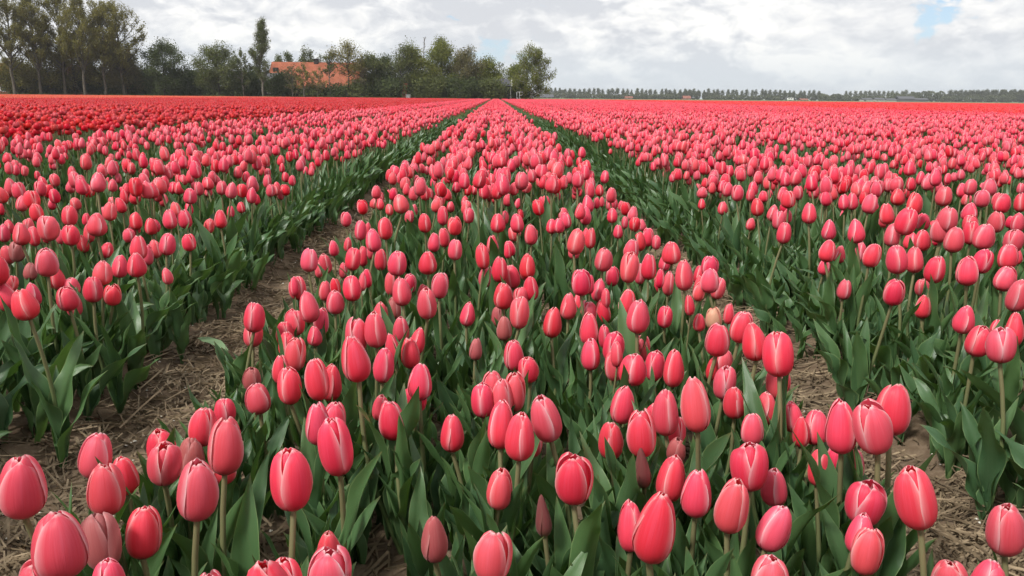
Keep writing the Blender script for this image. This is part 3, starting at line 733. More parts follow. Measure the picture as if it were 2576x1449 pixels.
def make_field(name, label, pm, beds, cw, chh, zc, y_end, seed, extra=(), exclude=None, per_m=100, open_ci=None, pick=0):
    rs_ = np.random.RandomState(seed)
    n_in, n_ed, n_pa = 16, 6, 5
    lib = [plant_mesh(rs_, pm, cw, chh, zc, False, None if open_ci is None else open_ci[i % len(open_ci)]) for i in range(n_in)]
    lib += [plant_mesh(rs_, pm, cw, chh, zc, True, None if open_ci is None else open_ci[i % len(open_ci)]) for i in range(n_ed)]
    lib += [patch_mesh(rs_, pm, cw, chh, int(per_m * PATCH_L), PATCH_L) for i in range(n_pa)]
    coll = library(name + '_lib', lib)
    P, Ro, Sc, Vi = [], [], [], []
    for b in beds:
        c = b * BED_PITCH
        # single plants
        y0 = max(-.3, (abs(c) - 4.5) / .64)
        if y0 < NEAR_END:
            n = int((NEAR_END - y0) * per_m * (.72 if -3 < b < 0 else .88 if b == 0 else 1.0))
            row = rs_.randint(0, 5, n)
            x = c + (row - 2) * .24 + rs_.normal(0, .045, n)
            y = rs_.uniform(y0, NEAR_END, n)
            s_ = rs_.normal(1, .095, n) - np.where(np.abs(row - 2) == 2, .05, 0)
            s_ = np.clip(s_, .76, 1.2)
            keep = np.abs(x) < .64 * y + 3.2
            keep &= (vnoise(x * 1.7 + 40, y * 1.4 + 11) + rs_.rand(n) * .9) > .42
            keep &= ~((np.abs(x) < .25) & (np.abs(y) < .35))
            if exclude is not None: keep &= ~exclude(x, y, s_ * zc)
            if pick and b >= max(beds) - 1:
                q = project(np.stack([x, y, s_ * zc], 1)); inv = keep & (q[:, 0] > 5) & (q[:, 0] < 2570) & (q[:, 1] < 1449)
                cand = np.where(inv)[0]; cand = cand[np.argsort(q[cand, 2] + (max(beds) - b) * 1.2)][:pick * (2 if b == max(beds) else 1) // 3]
                red_individuals([(x[k], y[k], s_[k], q[k, :2]) for k in cand], zc, cw, chh); keep[cand] = False
            for xx, yy, ss, rw in zip(x[keep], y[keep], s_[keep], row[keep]):
                ed = (rw in (0, 4)) and rs_.rand() < .85
                P.append((xx, yy, float(ground_z(xx, yy)) - .006))
                Ro.append((rs_.normal(0, .03), rs_.normal(0, .03), ((0 if rw == 4 else PI) + rs_.normal(0, .45)) if ed else rs_.uniform(0, 6.283)))
                wd = ss * rs_.normal(1.0, .07)
                Sc.append((wd, wd, ss)); Vi.append(n_in + rs_.randint(n_ed) if ed else rs_.randint(n_in))
        y = max(NEAR_END, (abs(c) - 4.5) / .64) + PATCH_L / 2
        while y < y_end(c):
            P.append((c, y, .035)); Ro.append((0, 0, 0 if rs_.rand() < .5 else PI)); Sc.append((1, 1, rs_.uniform(.97, 1.03))); Vi.append(n_in + n_ed + rs_.randint(n_pa))
            y += PATCH_L
    for (xx, yy, zz, wd) in extra:
        P.append((xx, yy, float(ground_z(xx, yy)) - .006)); Ro.append((0, 0, rs_.uniform(0, 6.28))); Sc.append((wd, wd, zz / zc)); Vi.append(rs_.randint(n_in))
    print(name, len(P))
    return tag(scatter(name, P, Ro, Sc, Vi, coll), label, 'tulips', None, 'stuff')

def excl(x, y, z):
    q = project(np.stack([x, y, z + .03], 1))
    return (q[:, 0] > -75) & (q[:, 0] < 2651) & (q[:, 1] > 492) & (q[:, 1] < 1570) & (q[:, 2] > .2)

rs_ = np.random.RandomState(31); shoots = []
for i in range(14):
    b = MB(); a0 = rs_.uniform(0, 6.3)
    for j, kd in enumerate(['up', 'side', 'up'] if i < 9 else ['flop', 'side', 'up']):
        V, F, A = leaf(rs_, k=rs_.rand(), **leaf_kind(rs_, kd))
        b.add(rotz(V * rs_.uniform(.66, .92), (a0 if i < 9 else 0) + j * 2.3 + rs_.normal(0, .4)) + (rs_.normal(0, .012), rs_.normal(0, .012), 0), F, A)
    shoots.append(b.build('shoot', M_leaf))
P, Ro, Sc, Vi = [], [], [], []
for b in (-1, 0, 1):
    for _ in range(int(150 * 7.5)):
        row = rs_.randint(5); x = b * BED_PITCH + (row - 2) * .245 + rs_.normal(0, .05); y = rs_.uniform(.55, 8.0)
        ed = row in (0, 4) and not (b == 0 or (b == 1 and row == 0 and rs_.rand() < .5))
        if row in (0, 4) and b == 0 and rs_.rand() < .35: continue
        P.append((x, y, float(ground_z(x, y)) - .006)); s_ = rs_.uniform(.85, 1.12); Sc.append((s_, s_, s_))
        Ro.append((0, 0, (0 if row == 4 else PI) + rs_.normal(0, .5) if ed else rs_.uniform(0, 6.28))); Vi.append(rs_.randint(9, 14) if ed else rs_.randint(9))
for sd_, xe, yy0 in ((1, -1.06, .9), (-1, 1.00, 1.0), (1, .58, 3.4), (-1, -.58, 7.0)):
    for y in np.arange(yy0, 20, .045 if xe > .9 else .085 if xe < -.9 else .055):
        x = xe + rs_.normal(0, .035); yj = y + rs_.normal(0, .03); s_ = rs_.uniform(.72, 1.02)
        P.append((x, yj, float(ground_z(x, yj)) - .006)); Sc.append((s_, s_, s_)); Ro.append((0, 0, (0 if sd_ > 0 else PI) + rs_.normal(0, .5))); Vi.append(rs_.randint(9, 14))
for _ in range(260):
    x = rs_.uniform(-.62, .62); y = rs_.uniform(.6, 2.3); s_ = rs_.uniform(.8, 1.1)
    P.append((x, y, float(ground_z(x, y)) - .006)); Sc.append((s_, s_, s_)); Ro.append((0, 0, rs_.uniform(0, 6.28))); Vi.append(rs_.randint(9))
tag(scatter('tulip_foliage', P, Ro, Sc, Vi, library('shoot_lib', shoots)), 'broad wavy green tulip leaves filling the beds between the stems', 'leaves', None, 'stuff')

y_left = lambda c: 168 + .02 * c
make_field('pink_tulip_field', 'dense pink tulips with white petal edges filling the beds into the distance', M_pink, range(-2, 11), .045, .069, .36, lambda c: 186, 21,
           extra=[(p['P'][0], p['P'][1], p['P'][2], p['W'] / .045) for p in picked[N_IND:]], exclude=excl)
make_field('red_tulip_field', 'dense deep red tulips in the beds left of the pink ones', M_red, range(-20, -2), .056, .062, .40, lambda c: 170, 22, open_ci=[4, 7, 2], pick=300)
make_field('orange_tulip_field', 'thin orange strip of tulips along the far left edge of the field', M_orange, range(-72, -20), .054, .060, .40, lambda c: 168, 23)
make_field('salmon_tulip_field', 'bright salmon red tulips in a strip along the far right edge', M_salmon, range(11, 80), .052, .060, .38, lambda c: 186, 24)

# ------------------------------------------------------------------ straw and shell on the paths
rs = np.random.RandomState(77)
sb = MB()
def straw_bits(n, y0, y1, rmul=1.0):
    for _ in range(n):
        c = PATH_C * (1 if rs.rand() < .5 else -1)
        if rs.rand() < .10: c = rs.choice([-2.42, 2.42])
        x = c + rs.normal(0, .17); y = y0 + (y1 - y0) * rs.rand() ** 1.4
        if rs.rand() < .16: x = rs.uniform(-.6, .6)
        if vnoise(np.array(x * 3.1 + 50), np.array(y * 2.3)) + rs.rand() * .55 < .62: continue
        L_ = rs.choice([.03, .05, .08, .11, .16], p=[.25, .3, .25, .14, .06]) * rs.uniform(.8, 1.2)
        a = rs.normal(.9 if c > 0 else 2.2, .8); dx, dy = math.cos(a) * L_ / 2, math.sin(a) * L_ / 2
        z0 = float(ground_z(x, y)); lift = rs.exponential(.007)
        tz = rs.normal(0, .12) * L_
        P = [(x - dx, y - dy, max(float(ground_z(x - dx, y - dy)) - .001, z0 + lift - tz)), (x + rs.normal(0, .003), y + rs.normal(0, .003), z0 + lift + .002), (x + dx, y + dy, max(float(ground_z(x + dx, y + dy)) - .001, z0 + lift + tz))]
        sb.tube(P, rs.uniform(.0012, .0030) * rmul, 3)
straw_bits(30000, .75, 5.0); straw_bits(5000, 5.0, 11.0, 1.4)
tag(obj('straw_litter', sb.build('straw_litter', M_straw, smooth=False)), 'broken brown straw lying over the soil of the paths', 'straw', None, 'stuff')
sb = MB()
for _ in range(900):
    c = PATH_C * (1 if rs.rand() < .5 else -1); x = c + rs.normal(0, .2); y = .8 + 3.5 * rs.rand() ** 1.4
    z0 = float(ground_z(x, y)) + .002; s_ = rs.uniform(.0015, .0055)
    V = np.array([(1, 0, 0), (0, 1, 0), (-1, -.2, 0), (0, -.8, 0), (.1, .1, .6)]) * s_ * rs.uniform(.6, 1.2, (5, 3))
    sb.add(rotz(V, rs.uniform(0, 6.3)) + (x, y, z0), [(0, 1, 4), (1, 2, 4), (2, 3, 4), (3, 0, 4)])
tag(obj('shell_grit', sb.build('shell_grit', M_shell, smooth=False)), 'small white shell chips scattered on the path soil', 'grit', None, 'stuff')

# one broken leaf lying on the path beside the left bed
V, F, A = leaf(np.random.RandomState(8), .17, .042, 1.45, 1.75, p=1.0, fold=.12, wav=.04, k=.9)
lp = np.array([0, 0, CAM_H]) + ray(500, 850) * ((.07 - CAM_H) / ray(500, 850)[2])
lo = obj('fallen_leaf', mesh('fallen_leaf', V, F, simple('pale_leaf', (.115, .19, .085), (.15, .235, .11), 20, .45, .4), {'uvp': A}), None, tuple(lp), (0, 0, R(-42)))
tag(lo, 'pale green broken leaf lying on the straw path beside the left bed', 'leaf')

# ------------------------------------------------------------------ trees
M_bark = simple('grey_bark', (.105, .095, .075), (.175, .160, .130), 3, .9, .1)
M_barkm = simple('brown_bark', (.075, .066, .05), (.13, .115, .09), 3, .9, .1)
M_barkd = simple('dark_bark', (.050, .045, .036), (.085, .075, .06), 3, .9, .1)
M_birch = simple('birch_bark', (.42, .40, .36), (.16, .15, .13), 1.2, .8, .1)
FOL = {'olive': foliage_mat('olive_leaves', (.145, .138, .036), (.240, .218, .066)),
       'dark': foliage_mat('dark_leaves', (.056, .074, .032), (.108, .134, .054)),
       'fresh': foliage_mat('fresh_leaves', (.108, .132, .030), (.205, .222, .054)),
       'mid': foliage_mat('mid_leaves', (.084, .104, .038), (.152, .170, .062)),
       'brown': foliage_mat('young_brown_leaves', (.125, .115, .050), (.200, .182, .084)),
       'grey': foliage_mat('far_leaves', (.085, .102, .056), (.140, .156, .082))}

def leaf_quads(rs_, C, size, kk, flat=1.0):
    n = len(C)
    a = rs_.normal(size=(n, 3)); a /= np.linalg.norm(a, axis=1)[:, None]
    b = rs_.normal(size=(n, 3)); b -= a * (a * b).sum(1)[:, None]; b /= np.linalg.norm(b, axis=1)[:, None]
    s_ = size * rs_.uniform(.55, 1.35, n)[:, None]
    a = a * s_ * .5; b = b * s_ * rs_.uniform(.28, .5, n)[:, None]
    V = np.stack([C - a, C + b, C + a, C - b], 1).reshape(-1, 3)
    F = np.arange(4 * n).reshape(n, 4)
    A = np.zeros((4 * n, 3)); A[:, 2] = np.repeat(np.clip(kk, 0, 1), 4)
    return V, F, A

ENV = {'poplar': lambda t: np.interp(t, [0, .12, .4, .7, .9, 1], [.55, .80, .95, 1.0, .72, .25]),
       'round': lambda t: np.interp(t, [0, .15, .4, .65, .85, 1], [.60, .85, 1.0, .92, .62, .15]),
       'column': lambda t: np.interp(t, [0, .15, .45, .7, .9, 1], [.45, .85, 1.0, .85, .5, .1]),
       'cone': lambda t: np.interp(t, [0, .15, .4, .7, .9, 1], [.7, 1.0, .85, .5, .22, .03]),
       'egg': lambda t: np.interp(t, [0, .12, .35, .6, .85, 1], [.45, .80, 1.0, .95, .60, .1]),
       'weep': lambda t: np.interp(t, [0, .15, .45, .7, .9, 1], [.85, .95, 1.0, .95, .62, .2])}

def tree_meshes(seed, h, cw, base, style, nleaf, lsize, tr, up=.8, nb=26, fol='mid', bark=M_bark, ntop=1.0, clump=.8, tw=.02, lean=0.0, topw=1.0, wobf=.012):
    rs_ = np.random.RandomState(seed)
    B = MB(); tips = []; wts = []
    tz = np.linspace(0, 1, 9)
    wob = np.cumsum(rs_.normal(0, wobf * h, (9, 2)), axis=0); wob -= wob[0]
    TP = np.stack([wob[:, 0] + lean * h * tz ** 1.5, wob[:, 1], tz * h * .97 * ntop], 1)
    B.tube(TP, tr * (1 - tz * .93) + .012, 6)
    tp = lambda f: np.array([np.interp(f, tz, TP[:, i]) for i in range(3)])
    env = ENV[style]
    for i in range(nb):
        t = (i + rs_.rand()) / nb
        f0 = base + (1 - base) * t * .80
        p0 = tp(f0)
        te = min(1.0, t * .85 + rs_.uniform(.05, .28) * up)
        ez = h * (base + (1 - base) * te)
        rad = cw / 2 * env(te) * rs_.uniform(.55, 1.08)
        az = i * 2.39996 + rs_.normal(0, .4)
        p3 = np.array([p0[0] + math.cos(az) * rad, p0[1] + math.sin(az) * rad, max(ez, p0[2] + .1 * h * up * .3)])
        s_ = np.linspace(0, 1, 5)[:, None]
        mid = (p0 + p3) / 2 + np.array([math.cos(az) * rad * .12, math.sin(az) * rad * .12, -.03 * h * (1 - up)])
        Q = (1 - s_) ** 2 * p0 + 2 * s_ * (1 - s_) * mid + s_ ** 2 * p3
        br = tr * .38 * (1 - .7 * t)
        B.tube(Q, br * (1 - s_[:, 0] * .85) + tw * .6, 4)
        Ln = np.linalg.norm(p3 - p0)
        for j in range(6):
            f = rs_.uniform(.3, 1.0); q0 = (1 - f) ** 2 * p0 + 2 * f * (1 - f) * mid + f * f * p3
            dv = rs_.normal(size=3); dv[2] = abs(dv[2]) * .6 + up * .9; dv += (p3 - p0) / Ln * .7; dv /= np.linalg.norm(dv)
            l2 = Ln * rs_.uniform(.18, .42)
            q1 = q0 + dv * l2
            if style == 'weep' and rs_.rand() < .5: q1 = q0 + np.array([dv[0] * .4, dv[1] * .4, -abs(dv[2])]) * l2
            B.tube([q0, (q0 + q1) / 2 + rs_.normal(0, .04, 3) * l2, q1], [tw * 1.1, tw * .8, tw * .35], 3)
            tips.append((q0, q1, rs_.rand())); wts.append(l2 * (1.0 + (topw - 1.0) * min(1.0, max(0.0, (q1[2] / h - base) / (1 - base)))) ** 1.25)
    wts = np.array(wts) ** .8; wts /= wts.sum()
    # clumps: unequal shares of leaves per twig give gaps and dense tufts
    share = wts * rs_.gamma(2.0, 1.0, len(wts)); share /= share.sum()
    idx = rs_.choice(len(tips), nleaf, p=share)
    q0 = np.array([t_[0] for t_ in tips])[idx]; q1 = np.array([t_[1] for t_ in tips])[idx]; kk = np.array([t_[2] for t_ in tips])[idx]
    f = rs_.uniform(.1, 1.12, nleaf)[:, None]
    C = q0 + (q1 - q0) * f + np.clip(rs_.normal(0, 1, (nleaf, 3)), -1.7, 1.7) * clump * lsize * np.array([1, 1, .8])
    C[:, 2] = np.maximum(C[:, 2], .3)
    V, F, A = leaf_quads(rs_, C, lsize, kk * .75 + rs_.rand(nleaf) * .3)
    return B.build('trunk', bark), mesh('crown', V, F, FOL[fol], {'uvp': A}, smooth=False)

def tree(name, label, px, ty, Y, wpx, cat='tree', group=None, basef=.2, style='round', nleaf=3000, lsize=.34, trf=.018, seed=1, **kw):
    """a tree whose foot stands under image column px, Y metres ahead, and whose top reaches image row ty"""
    topP = at(px, ty, Y); h = topP[2]
    foot = at(px, 248 - (1288 - px) * .0092, Y)
    cw = wpx / F_PX * Y
    a, b = tree_meshes(seed, h, cw, basef, style, nleaf, lsize, h * trf, **kw)
    rt = empty(name, (foot[0] + (topP[0] - foot[0]) * .5, Y, 0))
    obj('trunk', a, rt); obj('crown', b, rt)
    return tag(rt, label, cat, group)

G1 = 'tall poplars in a row behind the red tulips'
for i, (px, ty, wd, nl, lb) in enumerate([
        (22, -34, 112, 20000, 'tall half-leafed poplar at the left edge of the picture, first of the row'),
        (90, -8, 98, 17000, 'second tall poplar from the left, thin upright crown above a pale trunk'),
        (150, -22, 120, 21000, 'third tall poplar from the left, tallest with forking bare upper limbs'),
        (203, 4, 98, 16000, 'fourth tall poplar from the left, slim crown with a leaning trunk'),
        (256, 10, 94, 14000, 'fifth tall poplar from the left, sparse crown of fine twigs'),
        (303, 8, 118, 15000, 'last tall poplar of the row, broad airy crown against the sky')]):
    tree('poplar_tree', lb, px, ty, 168 + (i % 3) * 2, wd, group=G1, basef=.24, style='poplar', nleaf=int(nl * 1.15), lsize=.21, trf=.0155, seed=40 + i, up=1.25, nb=44, fol='olive', tw=.032, clump=1.4, bark=M_barkm, topw=.48, wobf=.006)
tree('poplar_tree', 'slender columnar poplar standing alone at the left end of the orange barn', 658, 57, 170, 50, basef=.20, style='egg', nleaf=14000, lsize=.18, trf=.015, seed=66, up=1.25, nb=70, fol='mid', tw=.025, clump=1.6)
G2 = 'trees and bushes behind the left tulips'
for i, (nm, lb, px, ty, Y, wd, bf, st, nl, fl_) in enumerate([
        ('understorey_tree', 'low olive green tree under the first tall poplars', 40, 150, 174, 120, .12, 'round', 3600, 'olive'),
        ('understorey_tree', 'dense olive tree filling the row between second and third poplars', 120, 108, 175, 110, .12, 'round', 3600, 'olive'),
        ('understorey_tree', 'broad olive green tree behind the middle of the poplar row', 185, 92, 176, 130, .12, 'round', 4400, 'olive'),
        ('understorey_tree', 'round olive tree behind the fifth poplar', 255, 88, 177, 120, .15, 'round', 4000, 'olive'),
        ('understorey_tree', 'dark brownish tree under the last tall poplar', 315, 128, 175, 100, .12, 'round', 3000, 'brown'),
        ('dark_bush', 'dark hedge-like bush between the first two poplar trunks', 60, 176, 180, 100, .02, 'round', 3400, 'dark'),
        ('dark_bush', 'dark bush in front of the brick house behind the poplars', 130, 182, 181, 110, .02, 'round', 3400, 'dark'),
        ('dark_bush', 'dark bush between fourth and fifth poplar trunks', 232, 176, 181, 110, .02, 'round', 3400, 'dark'),
        ('dark_bush', 'dark bush at the foot of the last tall poplar', 335, 168, 180, 110, .02, 'round', 3400, 'dark'),
        ('broad_tree', 'dark bushy tree with feathery top right of the poplar row', 408, 108, 174, 130, .08, 'round', 5200, 'dark'),
        ('dark_bush', 'low dark bush between the two feathery dark trees', 470, 182, 178, 90, .02, 'round', 2600, 'dark'),
        ('broad_tree', 'second dark bushy tree, rounder, midway between poplars and barn', 548, 114, 174, 128, .08, 'round', 5200, 'mid'),
        ('thin_tree', 'thin half-bare tree just left of the slender poplar', 612, 124, 173, 60, .15, 'column', 1300, 'mid'),
        ('dark_bush', 'low dark bush at the foot of the slender poplar', 632, 178, 177, 90, .02, 'round', 2600, 'dark'),
        ('dark_bush', 'dark shrub against the dark left wall of the barn', 708, 186, 175, 66, .02, 'round', 1700, 'dark'),
        ('thin_tree', 'small thin tree before the left end of the orange roof', 735, 165, 172, 44, .15, 'round', 620, 'brown'),
        ('thin_tree', 'small leafy birch before the middle of the orange roof', 762, 160, 171, 46, .25, 'round', 900, 'olive'),
        ('thin_tree', 'small sparse tree right of the little birch before the orange roof', 796, 172, 171, 46, .2, 'round', 560, 'olive'),
        ('thin_tree', 'dark narrow tree rising above the ridge of the orange roof', 828, 130, 172, 38, .45, 'column', 800, 'mid'),
        ('broad_tree', 'tall airy tree hiding the right half of the orange roof', 872, 106, 172, 92, .40, 'round', 1150, 'olive'),
        ('thin_tree', 'thin tree with twisted limbs before the right end of the barn', 908, 150, 171, 50, .3, 'round', 620, 'brown'),
        ('broad_tree', 'dull green tree right of the orange roof', 936, 138, 175, 70, .1, 'round', 2600, 'mid'),
        ('broad_tree', 'dark rounded tree between the barn and the tall green clump', 968, 145, 176, 76, .06, 'round', 3400, 'dark'),
        ('broad_tree', 'pale loose-crowned tree at the left of the green clump', 1012, 120, 174, 74, .12, 'round', 2300, 'mid'),
        ('broad_tree', 'narrow pointed tree with a bare twig above it, in the green clump', 1046, 112, 175, 66, .12, 'column', 2600, 'fresh'),
        ('broad_tree', 'tallest fresh green tree in the middle of the clump', 1110, 105, 176, 128, .08, 'round', 6400, 'fresh'),
        ('broad_tree', 'brownish tree just right of the tallest green tree', 1176, 124, 175, 92, .1, 'round', 3000, 'brown'),
        ('broad_tree', 'lower green tree sloping down towards the small shed', 1226, 152, 176, 84, .05, 'round', 3600, 'fresh'),
        ('thin_tree', 'small feathery tree peeping over the shed roof', 1256, 162, 190, 40, .2, 'round', 700, 'dark'),
        ('green_bush', 'low bush before the middle of the barn wall', 790, 222, 173, 56, .02, 'round', 800, 'mid'),
        ('green_bush', 'low bush before the right of the barn wall', 850, 221, 173, 60, .02, 'round', 900, 'dark'),
        ('green_bush', 'bush hiding the right corner of the barn', 905, 204, 173, 64, .02, 'round', 1500, 'mid'),
        ('green_bush', 'low green bush below the tall clump', 1085, 200, 173, 90, .02, 'round', 2400, 'mid'),
        ('green_bush', 'low dark bush below the brownish tree', 1165, 200, 173, 100, .02, 'round', 2600, 'dark'),
        ('green_bush', 'green bush leaning against the left of the small shed', 1240, 204, 171, 60, .02, 'round', 1700, 'mid'),
        ('green_bush', 'low bush below the dark rounded tree', 985, 205, 173, 90, .02, 'round', 2000, 'dark'),
        ('broad_tree', 'leafy low tree between the shed and the birch', 1296, 166, 176, 62, .05, 'round', 2600, 'fresh'),
        ('green_bush', 'dark bush behind the pale metal frame', 1310, 212, 174, 46, .02, 'round', 1100, 'dark'),
        ]):
    kw = {}
    if nm == 'thin_tree': kw = dict(up=1.0, nb=20, tw=.035, clump=.8, bark=M_bark)
    elif 'bush' in nm: kw = dict(up=.6, nb=26, clump=2.6, bark=M_barkd)
    else: kw = dict(up=.95, nb=40, clump=2.7, tw=.03, bark=M_barkd)
    tree(nm, lb, px, ty, Y, wd, cat='bush' if 'bush' in nm else 'tree', group=G2, basef=bf, style=st, nleaf=int(nl * (3.6 if 'thin' not in nm else 1.7)), lsize=.23 if 'bush' not in nm else .32, trf=.016, seed=200 + i, fol=fl_, **kw)
tree('birch_tree', 'tall birch with white trunk and hanging twigs, last tree before the open field', 1338, 118, 172, 98, basef=.07, style='weep', nleaf=17000, lsize=.21, trf=.013, seed=71, up=.8, nb=36, fol='fresh', bark=M_birch, tw=.03, clump=2.0)
tree('bare_tree', 'bare twiggy tree top poking above the green clump', 1062, 90, 178, 26, basef=.6, style='column', nleaf=20, lsize=.2, trf=.010, seed=73, up=1.0, nb=9, fol='brown', tw=.03)
for i, (px, ty, wd) in enumerate([(702, 136, 44), (726, 127, 52), (764, 124, 52), (784, 130, 42), (806, 138, 44)]):
    tree('background_tree', ['small tree top just right of the slender poplar, behind the barn roof', 'dark pointed tree top behind the left part of the barn ridge', 'pointed tree top behind the middle of the barn ridge', 'thin tree top close to the barn chimney', 'faint tree top behind the ridge right of the chimney'][i],
         px, ty, 205, wd, basef=.08, style='cone', nleaf=3600 if i < 4 else 1500, lsize=.26, trf=.012, seed=300 + i, up=.8, fol='mid', tw=.03, clump=1.6, nb=34, group='trees behind the barn')

# dark-leaved undergrowth closing the gaps under the trees
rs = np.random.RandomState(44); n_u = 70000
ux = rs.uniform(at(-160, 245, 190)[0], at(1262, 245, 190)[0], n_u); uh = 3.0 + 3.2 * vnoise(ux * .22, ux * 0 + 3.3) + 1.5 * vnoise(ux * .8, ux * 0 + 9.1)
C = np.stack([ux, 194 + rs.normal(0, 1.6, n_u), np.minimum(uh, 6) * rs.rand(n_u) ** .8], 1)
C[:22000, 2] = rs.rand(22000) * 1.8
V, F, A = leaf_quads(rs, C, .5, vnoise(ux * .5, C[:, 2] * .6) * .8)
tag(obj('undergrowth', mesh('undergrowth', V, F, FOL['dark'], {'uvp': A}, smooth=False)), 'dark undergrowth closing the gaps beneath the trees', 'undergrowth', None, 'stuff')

# ------------------------------------------------------------------ buildings near the trees
def tile_mat(name, c1, c2, rows):
    m, t, out = new_mat(name)
    tc = t.nodes.new('ShaderNodeTexCoord')
    br = nd(t, 'ShaderNodeTexBrick', inp={'Scale': rows, 'Mortar Size': .06, 'Mortar Smooth': .4, 'Brick Width': .8, 'Row Height': 1.0, 'Bias': 0.0})
    br.inputs['Color1'].default_value = (*c1, 1); br.inputs['Color2'].default_value = (*c2, 1); br.inputs['Mortar'].default_value = (c1[0] * .45, c1[1] * .45, c1[2] * .45, 1)
    t.links.new(tc.outputs['Object'], br.inputs['Vector'])
    mp = vmth(t, 'MULTIPLY', tc.outputs['Object'], (1, 0, 1)); sx_ = t.nodes.new('ShaderNodeSeparateXYZ'); t.links.new(mp, sx_.inputs[0])
    cb = t.nodes.new('ShaderNodeCombineXYZ'); t.links.new(sx_.outputs[0], cb.inputs[0]); t.links.new(sx_.outputs[2], cb.inputs[1]); t.links.new(cb.outputs[0], br.inputs['Vector'])
    nz = noise(t, tc.outputs['Object'], .6, 6, .65)
    c = mixc(t, mth(t, 'MULTIPLY', sstep(t, nz, .38, .68), .75), br.outputs[0], (c1[0] * .6, c1[1] * .62, c1[2] * .6))
    principled(t, out, c, .85, .15, bump(t, br.outputs['Fac'], -.4, .03))
    return m
M_orooft = tile_mat('orange_roof_tiles', (.31, .098, .056), (.38, .130, .075), 3.2)
M_darkwall = simple('tarred_boards', (.030, .026, .024), (.050, .042, .038), 2, .8, .2)
M_brickw = tile_mat('brick_wall', (.25, .085, .055), (.32, .12, .08), 6)
M_white = simple('white_paint', (.72, .72, .70), (.62, .62, .60), 3, .5, .4)
M_glass = simple('window_glass', (.02, .025, .03), None, rough=.08, spec=.6)
M_slate = simple('grey_corrugated_roof', (.075, .078, .088), (.10, .10, .11), 2, .7, .2)
M_shedw = simple('green_shed_boards', (.032, .038, .030), (.05, .056, .045), 2, .8, .2)
M_metal = simple('galvanised_tube', (.42, .43, .42), (.34, .35, .35), 8, .45, .5)
M_pale = simple('pale_panel', (.42, .42, .40), (.36, .36, .34), 1, .7, .2)
M_fred = simple('far_red_tiles', (.22, .085, .062), (.27, .11, .08), 1, .9, .1)

def bx(name, mt, parent, *b):
    q = MB(); q.box(*b); return obj(name, q.build(name, mt, smooth=False), parent)

def window(parent, x, z, w_, h_, yf, fm=None):
    fm = fm or M_white; f = .11
    q = MB()
    q.box(x - w_ / 2, x + w_ / 2, yf - .07, yf - .01, z, z + f); q.box(x - w_ / 2, x + w_ / 2, yf - .07, yf - .01, z + h_ - f, z + h_)
    q.box(x - w_ / 2, x - w_ / 2 + f, yf - .07, yf - .01, z + f, z + h_ - f); q.box(x + w_ / 2 - f, x + w_ / 2, yf - .07, yf - .01, z + f, z + h_ - f)
    o = obj('window', q.build('window', fm, smooth=False), parent)
    bx('pane', M_glass, o, x - w_ / 2 + f, x + w_ / 2 - f, yf - .045, yf - .03, z + f, z + h_ - f)
    return o

def gable_roof(name, mt, parent, x0, x1, y0, y1, ze, zr, over=.35, hip0=0.0, hip1=0.0, th=.16):
    """a ridge along x; hips pull the ridge ends in"""
    ym = (y0 + y1) / 2; q = MB()
    for sy, ye in ((-1, y0 - over), (1, y1 + over)):
        V = [(x0 - over, ye, ze), (x1 + over, ye, ze), (x1 + over - hip1, ym, zr), (x0 - over + hip0, ym, zr)]
        V += [(a, b, c + th) for a, b, c in V]
        q.add(V, [(0, 1, 2, 3), (4, 7, 6, 5), (0, 4, 5, 1), (1, 5, 6, 2), (3, 2, 6, 7), (0, 3, 7, 4)])
    for sx_, hp in ((x0 - over, hip0), (x1 + over, -hip1)):
        if hp:
            V = [(sx_, y0 - over, ze), (sx_, y1 + over, ze), (sx_ + hp, ym, zr)]
            V += [(a, b, c + th) for a, b, c in V]
            q.add(V, [(0, 1, 2), (3, 5, 4), (0, 3, 4, 1), (1, 4, 5, 2), (0, 2, 5, 3)])
    return obj(name, q.build(name, mt, smooth=False), parent)

YB = 180.0
a_ = at(688, 155, YB + 6); b_ = at(912, 164, YB + 6); el = at(800, 224, YB)
bxo = (a_[0] + b_[0]) / 2; hl = (b_[0] - a_[0]) / 2
barn = empty('barn', (bxo, YB, 0)); tag(barn, 'long dark barn under a big orange tiled roof, half hidden by thin trees', 'barn')
zr = a_[2] - .2; ze = el[2]
bx('wall', M_darkwall, barn, -hl + .4, hl - .4, 0, 12, 0, ze + .05)
rf = gable_roof('roof', M_orooft, barn, -hl, hl, 0, 12, ze, zr, over=.4)
q = MB(); q.add([(-hl + .4, 0, ze), (-hl + .4, 12, ze), (-hl + .4, 6, zr - .1)], [(0, 1, 2)]); q.add([(hl - .4, 0, ze), (hl - .4, 12, ze), (hl - .4, 6, zr - .1)], [(0, 1, 2)])
obj('gable', q.build('gable', M_brickw, smooth=False), barn)
q = MB(); cx = at(796, 150, YB + 6)[0] - bxo; q.box(cx - .45, cx + .45, 5.5, 6.5, zr - .6, zr + .75); q.box(cx - .55, cx + .55, 5.4, 6.6, zr + .75, zr + .9)
obj('chimney', q.build('chimney', M_darkwall, smooth=False), rf)
q = MB(); sx_ = at(696, 171, YB + 5)[0] - bxo; q.box(sx_ - .5, sx_ + .5, 3.6, 4.6, zr - 2.3, zr - 1.1); obj('dormer', q.build('dormer', M_darkwall, smooth=False), rf)
for px in (763, 830, 858): window(barn, at(px, 230, YB)[0] - bxo, .75, .9, .8, 0)
bx('door', M_brickw, barn, -.2, 1.8, -.08, -.01, 0, 1.75)
bx('gutter', M_darkwall, barn, -hl - .3, hl + .3, -.52, -.41, ze - .12, ze - .02)
